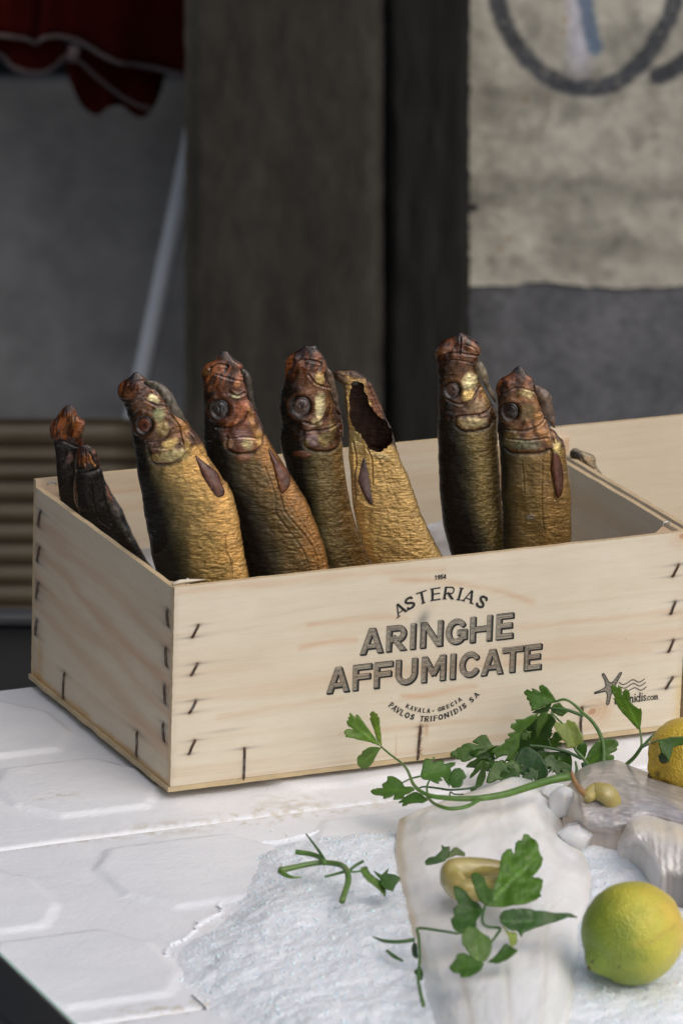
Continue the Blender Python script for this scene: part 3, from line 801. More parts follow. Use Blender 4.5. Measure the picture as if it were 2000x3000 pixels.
def curved(ink, text, cpx, cpy, Rpx, up, xs, hpx, wpx, h, th, serif):
    """letters on a circle; cpx,cpy = px of the circle's extreme point; xs = px centre of each letter"""
    c0 = FR(cpx, cpy); R = Rpx * PXM * .98
    out = []
    for ch, x in zip(text, xs):
        s = (x - cpx) * PXM; s = max(-.97 * R, min(.97 * R, s)); a = math.asin(s / R); H = hpx * PZM
        if up: r = -a; cc = (c0[0] + (R + H / 2) * math.sin(a), c0[2] - R + (R + H / 2) * math.cos(a))
        else: r = a; cc = (c0[0] + (R - H / 2) * math.sin(a), c0[2] + R - (R - H / 2) * math.cos(a))
        w = wpx * {'I': .45, '-': .5, 'L': .85, 'S': .85, 'E': .85, 'F': .85, 'P': .85, 'O': 1.15, 'N': 1.1, 'G': 1.1, 'C': 1.1}.get(ch, 1.0)
        out.append((ch, w * PXM, H, cc, r))
    arc_text(ink, out, h, th, serif)
ink = Ink(1140, 1670, 1440, 1830)
curved(ink, 'ASTERIAS', 1287, 1757, 215, True, [1181, 1207, 1240, 1276, 1312, 1341, 1367, 1401], 37, 31, .00088, .00048, .0009)
ink.build('maker_lettering', FP, .12)
ink = Ink(1250, 1670, 1330, 1710)
yb = lambda x: 1697 - .112 * (x - 1288)
arc_text(ink, [(ch, 8.2 * PXM, 13.5 * PZM, FR(x, yb(x) - 6.7)[[0, 2]], 0) for ch, x in zip('1954', (1275, 1284, 1292.5, 1301.5))], .00036, .0003)
ink.build('year_lettering', FP)
ink = Ink(1100, 2020, 1430, 2140)
tx = 'PAVLOS TRIFONIDIS SA'
curved(ink, tx, 1268, 2112, 186, False, [1139, 1149, 1160, 1173, 1188, 1204, 1219, 1233, 1248, 1261, 1274, 1290, 1308, 1323, 1337, 1350, 1361, 1371, 1383, 1397], 16, 12.5, .00046, .00030, .0004)
curved(ink, 'KAVALA - GRECIA', 1268, 2087, 155, False, [1190, 1202, 1214, 1226, 1240, 1253, 1261, 1268, 1275, 1287, 1299, 1312, 1325, 1336, 1347], 12.5, 9.5, .00036, .00024, .0003)
ink.build('address_lettering', FP, .05)
# starfish, waves and web address
ink = Ink(1725, 1955, 1945, 2075)
Z4 = lambda pts: FR([1700 + p[0] * .1913 for p in pts], [1900 + p[1] * .1913 for p in pts])[:, [0, 2]]
star = Z4(smooth_closed([(198, 688), (208, 662), (290, 638), (372, 590), (378, 545), (358, 470), (318, 408), (328, 373), (352, 378), (376, 412), (410, 480), (440, 520), (478, 516), (520, 470), (560, 410), (592, 362), (626, 356), (618, 395), (576, 470), (532, 556), (505, 610), (478, 650), (466, 700), (448, 765), (432, 850), (404, 868), (386, 850), (390, 800), (402, 720), (390, 668), (360, 656), (300, 674), (215, 694)], 2))
sl, P = ink.window(star[:, 0].mean(), star[:, 1].mean(), .016)
sd = poly_sd(P, star); wv = P[..., 1] - P[..., 0] * .12
ink.m[sl] |= (np.abs(sd + .0002) < .00034) | ((sd < -.0006) & (np.mod(wv, .00105) < .00050))
for pts in ([(580, 515), (640, 548), (700, 530), (790, 475), (880, 512), (920, 500), (972, 462)], [(575, 570), (650, 602), (700, 590), (800, 532), (885, 570), (930, 558), (985, 518)], [(590, 650), (650, 668), (720, 648), (820, 598), (905, 635), (950, 622), (998, 586)]):
    L = spline(Z4(pts), 30); sl, P = ink.window(L[:, 0].mean(), L[:, 1].mean(), .012); ink.m[sl] |= seg_dist(P, L) < .00032
def low(ch, P, x, k, b):
    """small serif letters, x height 1 unit = k metres"""
    q = lambda pts: [(x + a * k, b + c * k) for a, c in pts]
    D = lambda pts, w=.11: seg_dist(P, q(pts)) - w * k
    sf = lambda cx, cz, w=.2: D([(cx - w, cz), (cx + w, cz)], .05)
    if ch == 't': return np.minimum.reduce([D([(.2, 1.35), (.2, .2), (.32, .03), (.5, .1)]), D([(0, .95), (.5, .95)], .06)])
    if ch == 'r': return np.minimum.reduce([D([(.2, 0), (.2, 1)]), D([(.2, .7), (.4, .95), (.58, .9)], .09), sf(.2, .03), sf(.12, .97, .1)])
    if ch == 'i': return np.minimum.reduce([D([(.2, 0), (.2, .97)]), D([(.2, 1.38), (.2, 1.39)], .13), sf(.2, .03), sf(.12, .97, .1)])
    if ch == 'f': return np.minimum.reduce([D([(.22, 0), (.22, 1.2), (.38, 1.5), (.58, 1.42)]), D([(0, .95), (.5, .95)], .06), sf(.22, .03)])
    if ch == 'o': return D(arc(.45, .5, .38, .46, 0, 360, 24), .1)
    if ch == 'n': return np.minimum.reduce([D([(.2, 0), (.2, .97)]), D([(.2, .72), (.45, .97), (.68, .85), (.72, .6), (.72, 0)]), sf(.2, .03), sf(.72, .03), sf(.12, .97, .1)])
    if ch == 'd': return np.minimum.reduce([D(arc(.4, .48, .34, .46, 0, 360, 24), .1), D([(.75, 0), (.75, 1.55)]), sf(.82, .03, .1), sf(.67, 1.53, .1)])
    if ch == 's': return D(spline([(.55, .82), (.32, .96), (.12, .76), (.32, .53), (.56, .28), (.34, .04), (.08, .2)], 24), .09)
    if ch == 'c': return D(arc(.42, .5, .36, .46, 50, 315, 22), .1)
    if ch == 'm': return np.minimum.reduce([D([(.2, 0), (.2, .97)]), D([(.2, .72), (.42, .97), (.6, .85), (.64, 0)]), D([(.64, .72), (.86, .97), (1.04, .85), (1.08, 0)]), sf(.2, .03), sf(.64, .03), sf(1.08, .03)])
    return D([(.15, .06), (.15, .07)], .13)
adv = dict(t=.52, r=.6, i=.42, f=.52, o=.92, n=.95, d=.95, s=.66, c=.82, m=1.28); adv['.'] = .32
e = FR(1700 + 1180 * .1913, 1900 + 770 * .1913); s0 = FR(1700 + 505 * .1913, 1900 + 856 * .1913)
txt = 'trifonidis'; tail = '.com'
k1 = 1.0; tot = sum(adv[c] for c in txt) + .72 * sum(adv[c] for c in tail); k = (e[0] - s0[0]) / tot
x = s0[0]; b = e[2]
for ch in txt + tail:
    kk = k if ch in txt and x < s0[0] + k * (sum(adv[c] for c in txt) - .01) else k * .72
    sl, P = ink.window(x + kk * .5, b + kk * .6, kk * 1.4)
    ink.m[sl] |= low(ch, P, x, kk, b) < 0; x += kk * adv[ch]
ink.build('starfish_emblem', FP)

# ================================================================== smoked fish
t = NT('smoked_skin')
a = t.n('Attribute'); a.attribute_name = 'Col'
mpa = t.n('Attribute'); mpa.attribute_name = 'Map'
sx = t.n('SeparateXYZ'); t.l(mpa.outputs['Vector'], sx.inputs[0])
m1 = t.n('Mapping'); m1.inputs['Scale'].default_value = (1.7, 14, 0); t.l(mpa.outputs['Vector'], m1.inputs['Vector'])
w1 = t.noise(m1.outputs[0], 1.0, 4, .62, 1.1)
m2 = t.n('Mapping'); m2.inputs['Scale'].default_value = (5.5, 27, 0); t.l(mpa.outputs['Vector'], m2.inputs['Vector'])
w2 = t.noise(m2.outputs[0], 1.0, 3, .6, .8)
ridge = t.math('ABSOLUTE', t.math('SUBTRACT', w1, .5))
hh = t.math('ADD', t.math('MULTIPLY', ridge, 3.2), t.math('MULTIPLY', w2, .8))
hh = t.math('MULTIPLY', hh, sx.outputs['Z'])
c = t.mul(a.outputs['Color'], t.ramp(ridge, [(0.0, (.74, .70, .64)), (.05, (.94, .93, .91)), (.16, (1.10, 1.09, 1.07))]))  # ridge highlights and wrinkle shade multiplied into the skin colour
c = t.mul(c, t.ramp(w2, [(.3, (.86, .84, .8)), (.7, (1.12, 1.12, 1.1))]))
t.base(c); t.l(a.outputs['Alpha'], t.b.inputs['Metallic'])
t.l(t.ramp(w2, [(.3, (.18,) * 3), (.7, (.31,) * 3)]), t.b.inputs['Roughness'])
t.l(t.math('ADD', t.math('MULTIPLY', a.outputs['Alpha'], .8), t.math('MULTIPLY', t.math('SUBTRACT', 1.0, sx.outputs['Z']), .55)), t.b.inputs['Coat Weight']); t.set(Coat_Roughness=.12); t.l(t.math('ADD', t.math('MULTIPLY', a.outputs['Alpha'], .7), .12), t.b.inputs['Specular IOR Level'])
t.normal(t.bump(hh, .45, .0013)); M_skin = t.m
t = NT('fish_eye'); a = t.n('Attribute'); a.attribute_name = 'Col'; t.base(a.outputs['Color']); t.set(Roughness=.2, Coat_Weight=.8, Coat_Roughness=.08); M_eye = t.m
t = NT('dried_fin'); a = t.n('Attribute'); a.attribute_name = 'Col'; t.base(a.outputs['Color']); t.set(Roughness=.35, Coat_Weight=.25); M_fin = t.m

from mathutils.geometry import delaunay_2d_cdt
def cdt(poly, sp, holes=()):
    """triangulate a polygon with inner points about sp apart"""
    poly = np.asarray(poly, float)
    x0, y0 = poly.min(0); x1, y1 = poly.max(0)
    X, Y = np.meshgrid(np.arange(x0, x1, sp), np.arange(y0, y1, sp)); X = X + (np.arange(X.shape[0]) % 2)[:, None] * sp * .5
    q = np.c_[X.ravel(), Y.ravel()] + rng.normal(0, sp * .08, (X.size, 2)); q = q[poly_sd(q, poly) < -sp * .45]
    pts = [Vector(p) for p in poly] + [Vector(p) for p in q]; n = len(poly)
    r = delaunay_2d_cdt(pts, [(i, (i + 1) % n) for i in range(n)], [], 1, 1e-6)
    V = np.array([tuple(v) for v in r[0]]); F = [tuple(f) for f in r[2]]
    cen = np.array([V[list(f)].mean(0) for f in F]); keep = in_poly(cen, poly)
    return V, [f for f, k in zip(F, keep) if k]

def mixc(c, m, col):
    m = np.clip(m, 0, 1)[..., None]; return c * (1 - m) + np.asarray(col) * m
def fish(label, rows, Y, anchor, dark, feat, tilt=.35, ratio=.40, pal=None, seed=0, cut=None, group='smoked herrings standing in the crate', ybot=1740, bone=0, name='smoked_herring'):
    """one dried fish standing on its tail. rows: (photo y, left edge, right edge); the outline lies on an upright
    plane through the anchor at depth Y in the crate; the body bulges to both sides of that plane"""
    p0 = FR(anchor[0], anchor[1], Y)
    U = lambda x, y: on_plane(x, y, p0, FWD)
    rows = np.array(rows, float); st = 2.3
    ys = np.arange(rows[0, 0], max(rows[-1, 0], ybot), st)
    lsl = (rows[-1, 1] - rows[-3, 1]) / (rows[-1, 0] - rows[-3, 0]); rsl = (rows[-1, 2] - rows[-3, 2]) / (rows[-1, 0] - rows[-3, 0])
    xl = np.interp(ys, rows[:, 0], rows[:, 1]); xr = np.interp(ys, rows[:, 0], rows[:, 2])
    ex = ys > rows[-1, 0]; xl[ex] += (ys[ex] - rows[-1, 0]) * lsl; xr[ex] += (ys[ex] - rows[-1, 0]) * rsl
    ker = np.array([1, 2, 3, 2, 1.]) / 9
    for _ in range(2):
        for w in (xl, xr): w[2:-2] = np.convolve(w, ker, 'valid')
    # hidden tail end, narrowing to a tail fin on the crate's floor
    c0 = (xl[-1] + xr[-1]) / 2; a0 = (xr[-1] - xl[-1]) / 2
    y_end = topx(np.array([*(p0[:2]), .012]))[1]; y_end = max(y_end, ys[-1] + 120)
    yt = np.linspace(ys[-1] + 8, y_end, 36); tt = (yt - ys[-1]) / (y_end - ys[-1])
    slope = ((xl[-1] + xr[-1]) - (xl[-30] + xr[-30])) / 2 / (st * 29)
    ct = c0 + (yt - ys[-1]) * slope * tilt; at = a0 * (1 - .82 * sstep(0, .85, tt)) + a0 * .5 * sstep(.86, 1, tt)
    ky = np.r_[ys, yt]; kl = np.r_[xl, ct - at]; kr = np.r_[xr, ct + at]
    N = len(ky); NF, NB = 112, 40
    th = np.r_[np.linspace(0, np.pi, NF, endpoint=False), np.linspace(np.pi, 2 * np.pi, NB, endpoint=False)]; NC = len(th)
    cx = (kl + kr) / 2; aa = (kr - kl) / 2
    # thickness follows a smoothed width so that lobes of the snout stay thick
    asm = aa.copy()
    k2 = np.ones(31) / 31; pad = np.r_[np.full(15, aa[0]), aa, np.full(15, aa[-1])]; asm = np.convolve(pad, k2, 'valid')
    bb = asm * ratio; bb[-6:] *= np.linspace(.8, .25, 6)
    top = np.clip((ky - ky[0]) / 26, 0, 1); bb = bb * np.sqrt(.10 + .9 * top * (2 - top))
    X = cx[:, None] + aa[:, None] * np.cos(th)[None, :]; X = X[:, :]
    Yp = np.repeat(ky[:, None], NC, 1)
    sn = np.sin(th); prof = np.sign(sn) * np.abs(sn) ** .68
    dep = -bb[:, None] * prof[None, :] / 4113.0                     # along FWD; front side negative
    q = (X - kl[:, None]) / np.maximum(kr - kl, 1)[:, None]
    P2 = np.stack([X, Yp], -1)
    wob = np.stack([fbm(X / 16, Yp / 16, seed + 1), fbm(X / 16, Yp / 16, seed + 2)], -1) - .5
    PW = P2 + wob * 9
    pal = {**dict(back=(.010, .008, .006), olive=(.070, .056, .020), mid=(.38, .25, .075), belly=(.74, .43, .13), head=(.10, .042, .013), snout=(.065, .020, .0055)), **(pal or {})}
    # pigment --------------------------------------------------------
    db = np.interp(Yp, [d[0] for d in dark], [d[1] for d in dark]) + (fbm(X / 22, Yp / 60, seed + 3) - .5) * 26
    wsc = np.maximum(kr - kl, 40)[:, None]; e = (X - db) / wsc
    C = np.empty(X.shape + (3,)); C[:] = pal['back']
    C = mixc(C, sstep(-.05, .12, e), pal['olive']); C = mixc(C, sstep(.06, .34, e), pal['mid']); C = mixc(C, sstep(.36, .66, e + (fbm(X / 30, Yp / 30, seed + 4) - .5) * .3), pal['belly'])
    met = .06 + .50 * sstep(.0, .35, e)
    C = C * (.72 + .56 * fbm(X / 26, Yp / 40, seed + 5))[..., None]
    C = mixc(C, sstep(.56, .8, fbm(X / 14, Yp / 9, seed + 6)) * .45 * sstep(0, .2, e), np.array(pal['mid']) * .45)
    gl = feat.get('gill'); D = np.zeros(X.shape); body = np.ones(X.shape)
    if gl:
        gp = spline(gl, 30)
        gx = np.interp(X, gp[:, 0][np.argsort(gp[:, 0])], gp[:, 1][np.argsort(gp[:, 0])])
        head = sstep(6, -6, Yp - gx); body = 1 - .85 * head
        hc = np.empty(X.shape + (3,)); hc[:] = pal['back']
        hc = mixc(hc, sstep(-.02, .16, e), pal['head'])
        hc = mixc(hc, sstep(.12, .4, e) * sstep(.35, .6, fbm(X / 22, Yp / 22, seed + 7)), np.array(pal['head']) * 1.9)
        hc = mixc(hc, sstep(.55, .75, fbm(X / 15, Yp / 15, seed + 8)) * .6, np.array(pal['head']) * .4)
        ht = feat.get('snout', rows[0, 0] + 60)
        stk = fbm(X / 9 + Yp / 40, Yp / 26, seed + 9)
        sc = np.array(pal['snout']) * (.5 + 2.4 * sstep(.42, .68, stk))[..., None]
        sm = sstep(ht + 40, ht - 30, Yp + (fbm(X / 30, Yp / 14, seed + 12) - .5) * 60)[..., None]; hc = hc * (1 - sm) + sc * sm
        C = C * (1 - head[..., None]) + hc * head[..., None]
        met = met * (1 - head) + (.08 + .40 * sstep(.02, .2, e)) * head
        gd = seg_dist(PW * .35 + P2 * .65, gp)
        D -= .0015 * np.exp(-(gd / 4.5) ** 2); D += .0008 * head * np.exp(-np.maximum(gx - Yp, 0) / 45) * sstep(gp[0, 0] - 20, gp[0, 0] + 10, X)
        C = mixc(C, np.exp(-(gd / 3.8) ** 2) * .7, (.016, .010, .007))
    for px, py, rx, ry, rot, col, s in feat.get('patch', ()):
        ca, sa = math.cos(rot), math.sin(rot); u = PW[..., 0] - px; v = PW[..., 1] - py
        d = np.hypot((u * ca + v * sa) / rx, (-u * sa + v * ca) / ry)
        m = sstep(1.2, .5, d + (fbm(X / 9, Yp / 9, seed + 21) - .5) * .5); C = mixc(C, m * s, np.array(col) * (.75 + .5 * fbm(X / 7, Yp / 7, seed + 20))[..., None]); D += .0005 * sstep(1.2, .4, d); met = met * (1 - m * s) + .62 * m * s
    for pts, wd, dp, dk in feat.get('crease', ()):
        wd *= .78; dp *= .6
        d = seg_dist(PW * .4 + P2 * .6, spline(pts, 16))
        D -= dp * np.exp(-(d / wd) ** 2); D += dp * .3 * np.exp(-((d - wd * 2.1) / wd) ** 2)
        C = mixc(C, np.exp(-(d / (wd * .8)) ** 2) * dk * .7, (.022, .012, .007))
    if 'eye' in feat:
        ex_, ey_, er = feat['eye']; d = np.hypot(PW[..., 0] * .25 + X * .75 - ex_, PW[..., 1] * .25 + Yp * .75 - ey_) / er
        D -= .0014 * sstep(1.15, .85, d); D += .0005 * np.exp(-((d - 1.4) / .25) ** 2)
        C = mixc(C, sstep(1.25, .95, d) * .8, (.024, .014, .009)); C = mixc(C, np.exp(-((d - 1.42) / .12) ** 2) * .25, np.array(pal['head']) * 1.6)
    fm = feat.get('wrinkle', 1.0)
    D += (fbm(X / 60, Yp / 60, seed + 30) - .5) * .0022
    hd = 1 - body; body = body * (.15 + .85 * sstep(-.12, .16, e))
    D += body * fm * (np.abs(fbm(X / 26, Yp / 7.5, seed + 31, 3) - .5) - .12) * -.0016 * sstep(.0, .5, np.sin(th))[None, :]
    D += body * fm * (np.abs(fbm(X / 11, Yp / 13, seed + 33, 2) - .5) - .12) * -.0012 * sstep(.3, .6, q)
    D += hd * ((np.abs(fbm(X / 26 + Yp / 60, Yp / 17, seed + 32, 3) - .5) - .12) * -.0015 + (fbm(X / 34, Yp / 30, seed + 35, 2) - .5) * .0022)
    tip = feat.get('tip')
    if tip: C = mixc(C, sstep(30, 8, np.hypot(PW[..., 0] - tip[0], PW[..., 1] - tip[1])) * .85, (.012, .009, .007))
    if cut:
        ins = (np.sin(th) < -.02)[None, :] & (Yp < 1345)  # far inner wall coloured near black: shade of the hollow painted in
        C[ins] = (np.array((.030, .013, .007)) * (.3 + 1.6 * fbm(X / 12, Yp / 40, 57))[..., None])[ins]; met = np.where(ins, 0, met)
    # mesh -----------------------------------------------------------
    P = U(X.ravel(), Yp.ravel()).reshape(X.shape + (3,)) + FWD * dep[..., None]
    nrm = RIGHT * (np.cos(th) * .75)[None, :, None] - FWD * (prof)[None, :, None]
    nrm = nrm / np.linalg.norm(nrm, axis=-1)[..., None]
    P = P + nrm * (D * np.clip(asm / 45, .35, 1)[:, None])[..., None]
    V = P.reshape(-1, 3); F = grid_faces(N, NC, True)
    A = np.concatenate([C, np.clip(met, 0, 1)[..., None]], -1).reshape(-1, 4)
    if cut:
        fc = P2.reshape(-1, 2)[F].mean(1); frontf = (F[:, 0] % NC) < NF
        kill = np.zeros(len(F), bool)
        for poly, both in cut: kill |= in_poly(fc, poly) & (frontf | both)
        F = F[~kill]
    caps = np.vstack([U(cx[0], ky[0] - 2.0)[None], U(cx[-1], ky[-1] + 3)[None]]); n0 = len(V)
    j = np.arange(NC); j2 = (j + 1) % NC
    V = np.vstack([V, caps]); A = np.vstack([A, A[:1], A[-1:]])
    Fq = np.vstack([F, np.stack([np.full(NC, n0), j2, j, j], -1)[:0]])
    mapv = np.vstack([np.stack([X / 100 + seed * 3.1, Yp / 100, np.clip(.3 + .7 * body * fm, 0, 1)], -1).reshape(-1, 3), [[0, 0, 0], [0, 0, 0]]])
    faces = [tuple(f) for f in Fq] + [(n0, int(b), int(a)) for a, b in zip(j, j2)] + [(n0 + 1, (N - 1) * NC + int(a), (N - 1) * NC + int(b)) for a, b in zip(j, j2)]
    root = thing(name, label, 'fish', U(c0, y_end), group)
    mesh_obj('body', V, faces, M_skin, root, True, col=A, uv=mapv)
    front = P[:, 4:NF - 4].reshape(-1, 3); fpx = P2[:, 4:NF - 4].reshape(-1, 2)
    def surf(x, y, lift=0.0):
        x = np.atleast_1d(x).astype(float); y = np.atleast_1d(y).astype(float); out = []
        for a_, b_ in zip(x, y):
            i = np.argmin((fpx[:, 0] - a_) ** 2 + (fpx[:, 1] - b_) ** 2); out.append(((front[i] - p0) @ FWD))
        return U(x, y) + FWD * (np.array(out) - lift)[:, None]
    if 'eye' in feat:
        ex_, ey_, er = feat['eye']; nr_, na = 16, 36
        rr = np.linspace(0.02, 1, nr_); an = np.linspace(0, 2 * np.pi, na, endpoint=False)
        R_, A_ = np.meshgrid(rr, an, indexing='ij')
        x = ex_ + er * R_ * np.cos(A_) * .92; y = ey_ + er * R_ * np.sin(A_) * 1.04
        ctr = surf(ex_, ey_)[0]; base = (ctr - p0) @ FWD
        gx_ = (surf(ex_ + er * 1.3, ey_)[0] - p0) @ FWD - ((surf(ex_ - er * 1.3, ey_)[0] - p0) @ FWD)
        hgt = .24 * np.sqrt(np.maximum(1 - R_ ** 2, 0)) * er / 4113 * 1.15 - .0006
        hgt += (fbm(x / 5, y / 5, seed + 50) - .5) * .0012 * sstep(.75, .3, R_) * feat.get('eyerough', 1) - .0003 * np.exp(-((R_ - .7) / .07) ** 2)
        Pe = U(x.ravel(), y.ravel()).reshape(x.shape + (3,)) + FWD * (base + gx_ * (x - ex_) / (er * 2.6) - hgt)[..., None]
        ec = np.empty(x.shape + (3,)); ec[:] = feat.get('iris', (.05, .018, .010))
        ec = mixc(ec, sstep(.75, .95, R_), (.010, .008, .007)); ec = mixc(ec, np.exp(-((R_ - .60) / .09) ** 2) * sstep(.4, .7, fbm(x / 6, y / 6, seed + 51)) * .5, feat.get('ring', (.22, .12, .06)))
        ec = mixc(ec, sstep(.28, .16, R_) * .8, (.012, .008, .007))
        mesh_obj('eye', Pe.reshape(-1, 3), [tuple(f) for f in grid_faces(nr_, na, True)] + [tuple(range(na))[::-1]], M_eye, root, True, col=ec.reshape(-1, 3))
    for poly, colr in feat.get('flap', ()):
        pl = smooth_closed(poly, 1); V2, F2 = cdt(pl, 6); sd = -poly_sd(V2, pl)
        P3 = U(V2[:, 0], V2[:, 1]) - FWD * (.002 + .004 * sstep(0, 22, sd) + (fbm(V2[:, 0] / 12, V2[:, 1] / 12, seed + 70) - .5) * .004)[:, None]
        cc = np.array(colr) * (.35 + 1.4 * fbm(V2[:, 0] / 9, V2[:, 1] / 14, seed + 71))[:, None]; cc = mixc(cc, sstep(.6, .3, vnoise((V2[:, 0] + V2[:, 1]) / 7, (V2[:, 0] - V2[:, 1]) / 40, seed + 72)) * .5, np.array(colr) * .25)
        ob = mesh_obj('gill_flap', P3, F2, M_fin, root, True, col=cc); m = ob.modifiers.new('thick', 'SOLIDIFY'); m.thickness = .0016
    for fi, (poly, colr, lift) in enumerate(feat.get('fin', ())):
        pl = smooth_closed(poly, 2); V2, F2 = cdt(pl, 7)
        cen = V2.mean(0); u_, s_, vt = np.linalg.svd(V2 - cen, full_matrices=False); lo = (V2 - cen) @ vt[0]; la = (V2 - cen) @ vt[1]
        sd = -poly_sd(V2, pl)
        li = lift + .0007 * sstep(0, 14, sd) + .0003 * np.sin(la / 1.9 + lo * .02)
        P3 = surf(V2[:, 0], V2[:, 1]); P3 = P3 - FWD * li[:, None]
        cc = np.array(colr) * (.35 + 1.5 * vnoise(la / 2.2, lo / 60, seed + 60))[:, None]
        cc = mixc(cc, sstep(5, 0, sd) * .5, np.array(colr) * .3)
        ob = mesh_obj('pectoral_fin', P3, F2, M_fin, root, True, col=cc)
        m = ob.modifiers.new('thick', 'SOLIDIFY'); m.thickness = .0006; m.offset = 1
    return root, U, surf, p0

def zr(rows, ox, oy, k):  return [(oy + y * k, ox + a * k, ox + b * k) for y, a, b in rows]
def zp(pts, ox, oy, k):   return [(ox + x * k, oy + y * k) for x, y in pts]
GOLD = (.88, .62, .21); PALE = (1.0, .86, .46); GREEN = (.34, .36, .17); COPPER = (.34, .105, .035); MAUVE = (.30, .17, .15); AMBER = (.33, .145, .025); BRN = (.09, .030, .012)
# the two seen edge-on at the left end
k = .2168; o = (130, 1170, k)
DARKP = dict(back=(.014, .011, .009), olive=(.020, .015, .011), mid=(.035, .022, .012), belly=(.06, .035, .018), head=(.075, .026, .010), snout=(.10, .030, .008))
fish('dark dried fish at the far left, taller of the edge-on pair, with splayed gill flaps',
     zr([(84, 300, 372), (130, 240, 420), (200, 190, 440), (260, 160, 470), (285, 110, 540), (320, 86, 547), (400, 76, 532), (500, 90, 512), (560, 112, 522), (610, 130, 540), (700, 150, 470), (800, 160, 430), (900, 166, 420), (1100, 182, 440), (1300, 200, 470), (1500, 250, 500)], *o),
     .238, (195, 1450), [(1100, 250), (1600, 260)], dict(gill=zp([(100, 560), (250, 540), (400, 600), (540, 640)], *o), snout=1285, tip=(203, 1190), wrinkle=.5,
     patch=[(130 + 110 * k, 1170 + 400 * k, 6, 22, 0, (.16, .05, .015), .8), (130 + 480 * k, 1170 + 400 * k, 9, 26, .45, (.30, .11, .04), .9), (130 + 280 * k, 1170 + 380 * k, 7, 24, .15, (.24, .10, .03), .7), (130 + 380 * k, 1170 + 250 * k, 8, 22, -.2, AMBER, .5), (130 + 350 * k, 1170 + 780 * k, 11, 20, .3, MAUVE, .5)],
     crease=[(zp([(200, 220), (170, 350), (180, 500)], *o), 3, .0009, .7), (zp([(440, 220), (410, 350), (360, 480)], *o), 3, .0009, .7), (zp([(300, 160), (300, 300), (250, 450)], *o), 2.5, .001, .7), (zp([(370, 180), (360, 320), (330, 470)], *o), 2.5, .001, .7), (zp([(300, 650), (320, 800), (380, 1000)], *o), 3, .0009, .6)]), ratio=.42, pal=DARKP, seed=101, tilt=.6)
fish('dark dried fish in the left corner, shorter one leaning right with flaky grey skin',
     zr([(612, 500, 592), (640, 470, 640), (700, 446, 700), (800, 440, 740), (900, 430, 765), (1000, 426, 800), (1100, 420, 830), (1200, 412, 875), (1300, 406, 930), (1400, 430, 990), (1500, 470, 1060), (1600, 510, 1100), (1700, 560, 1140), (1800, 620, 1180), (1900, 690, 1240), (2000, 770, 1290), (2100, 840, 1350), (2200, 910, 1415), (2300, 980, 1480)], *o),
     .182, (330, 1560), [(1100, 300), (1700, 420)], dict(gill=zp([(430, 960), (600, 960), (800, 900)], *o), snout=1340, tip=(250, 1312), wrinkle=.6,
     patch=[(130 + 640 * k, 1170 + 800 * k, 5, 26, -.5, (.40, .15, .02), .9), (130 + 540 * k, 1170 + 800 * k, 5, 24, -.2, (.25, .09, .015), .8), (130 + 950 * k, 1170 + 1400 * k, 14, 44, -.45, (.14, .12, .10), .6), (130 + 1100 * k, 1170 + 1750 * k, 10, 60, -.55, (.09, .088, .08), .6), (130 + 880 * k, 1170 + 1250 * k, 5, 30, -.4, (.22, .06, .02), .8), (130 + 430 * k, 1170 + 1250 * k, 5, 60, -.1, (.16, .075, .02), .7)],
     crease=[(zp([(640, 1050), (680, 1400), (760, 1600), (900, 1700)], *o), 3, .0009, .5), (zp([(780, 1100), (850, 1400), (920, 1650)], *o), 3, .0009, .5), (zp([(560, 680), (570, 850)], *o), 2.5, .0012, .7), (zp([(620, 700), (690, 860)], *o), 2.5, .0012, .7), (zp([(500, 720), (500, 880)], *o), 2.5, .0012, .7)]), ratio=.5, pal={**DARKP, 'belly': (.05, .04, .032)}, seed=131, tilt=.25)
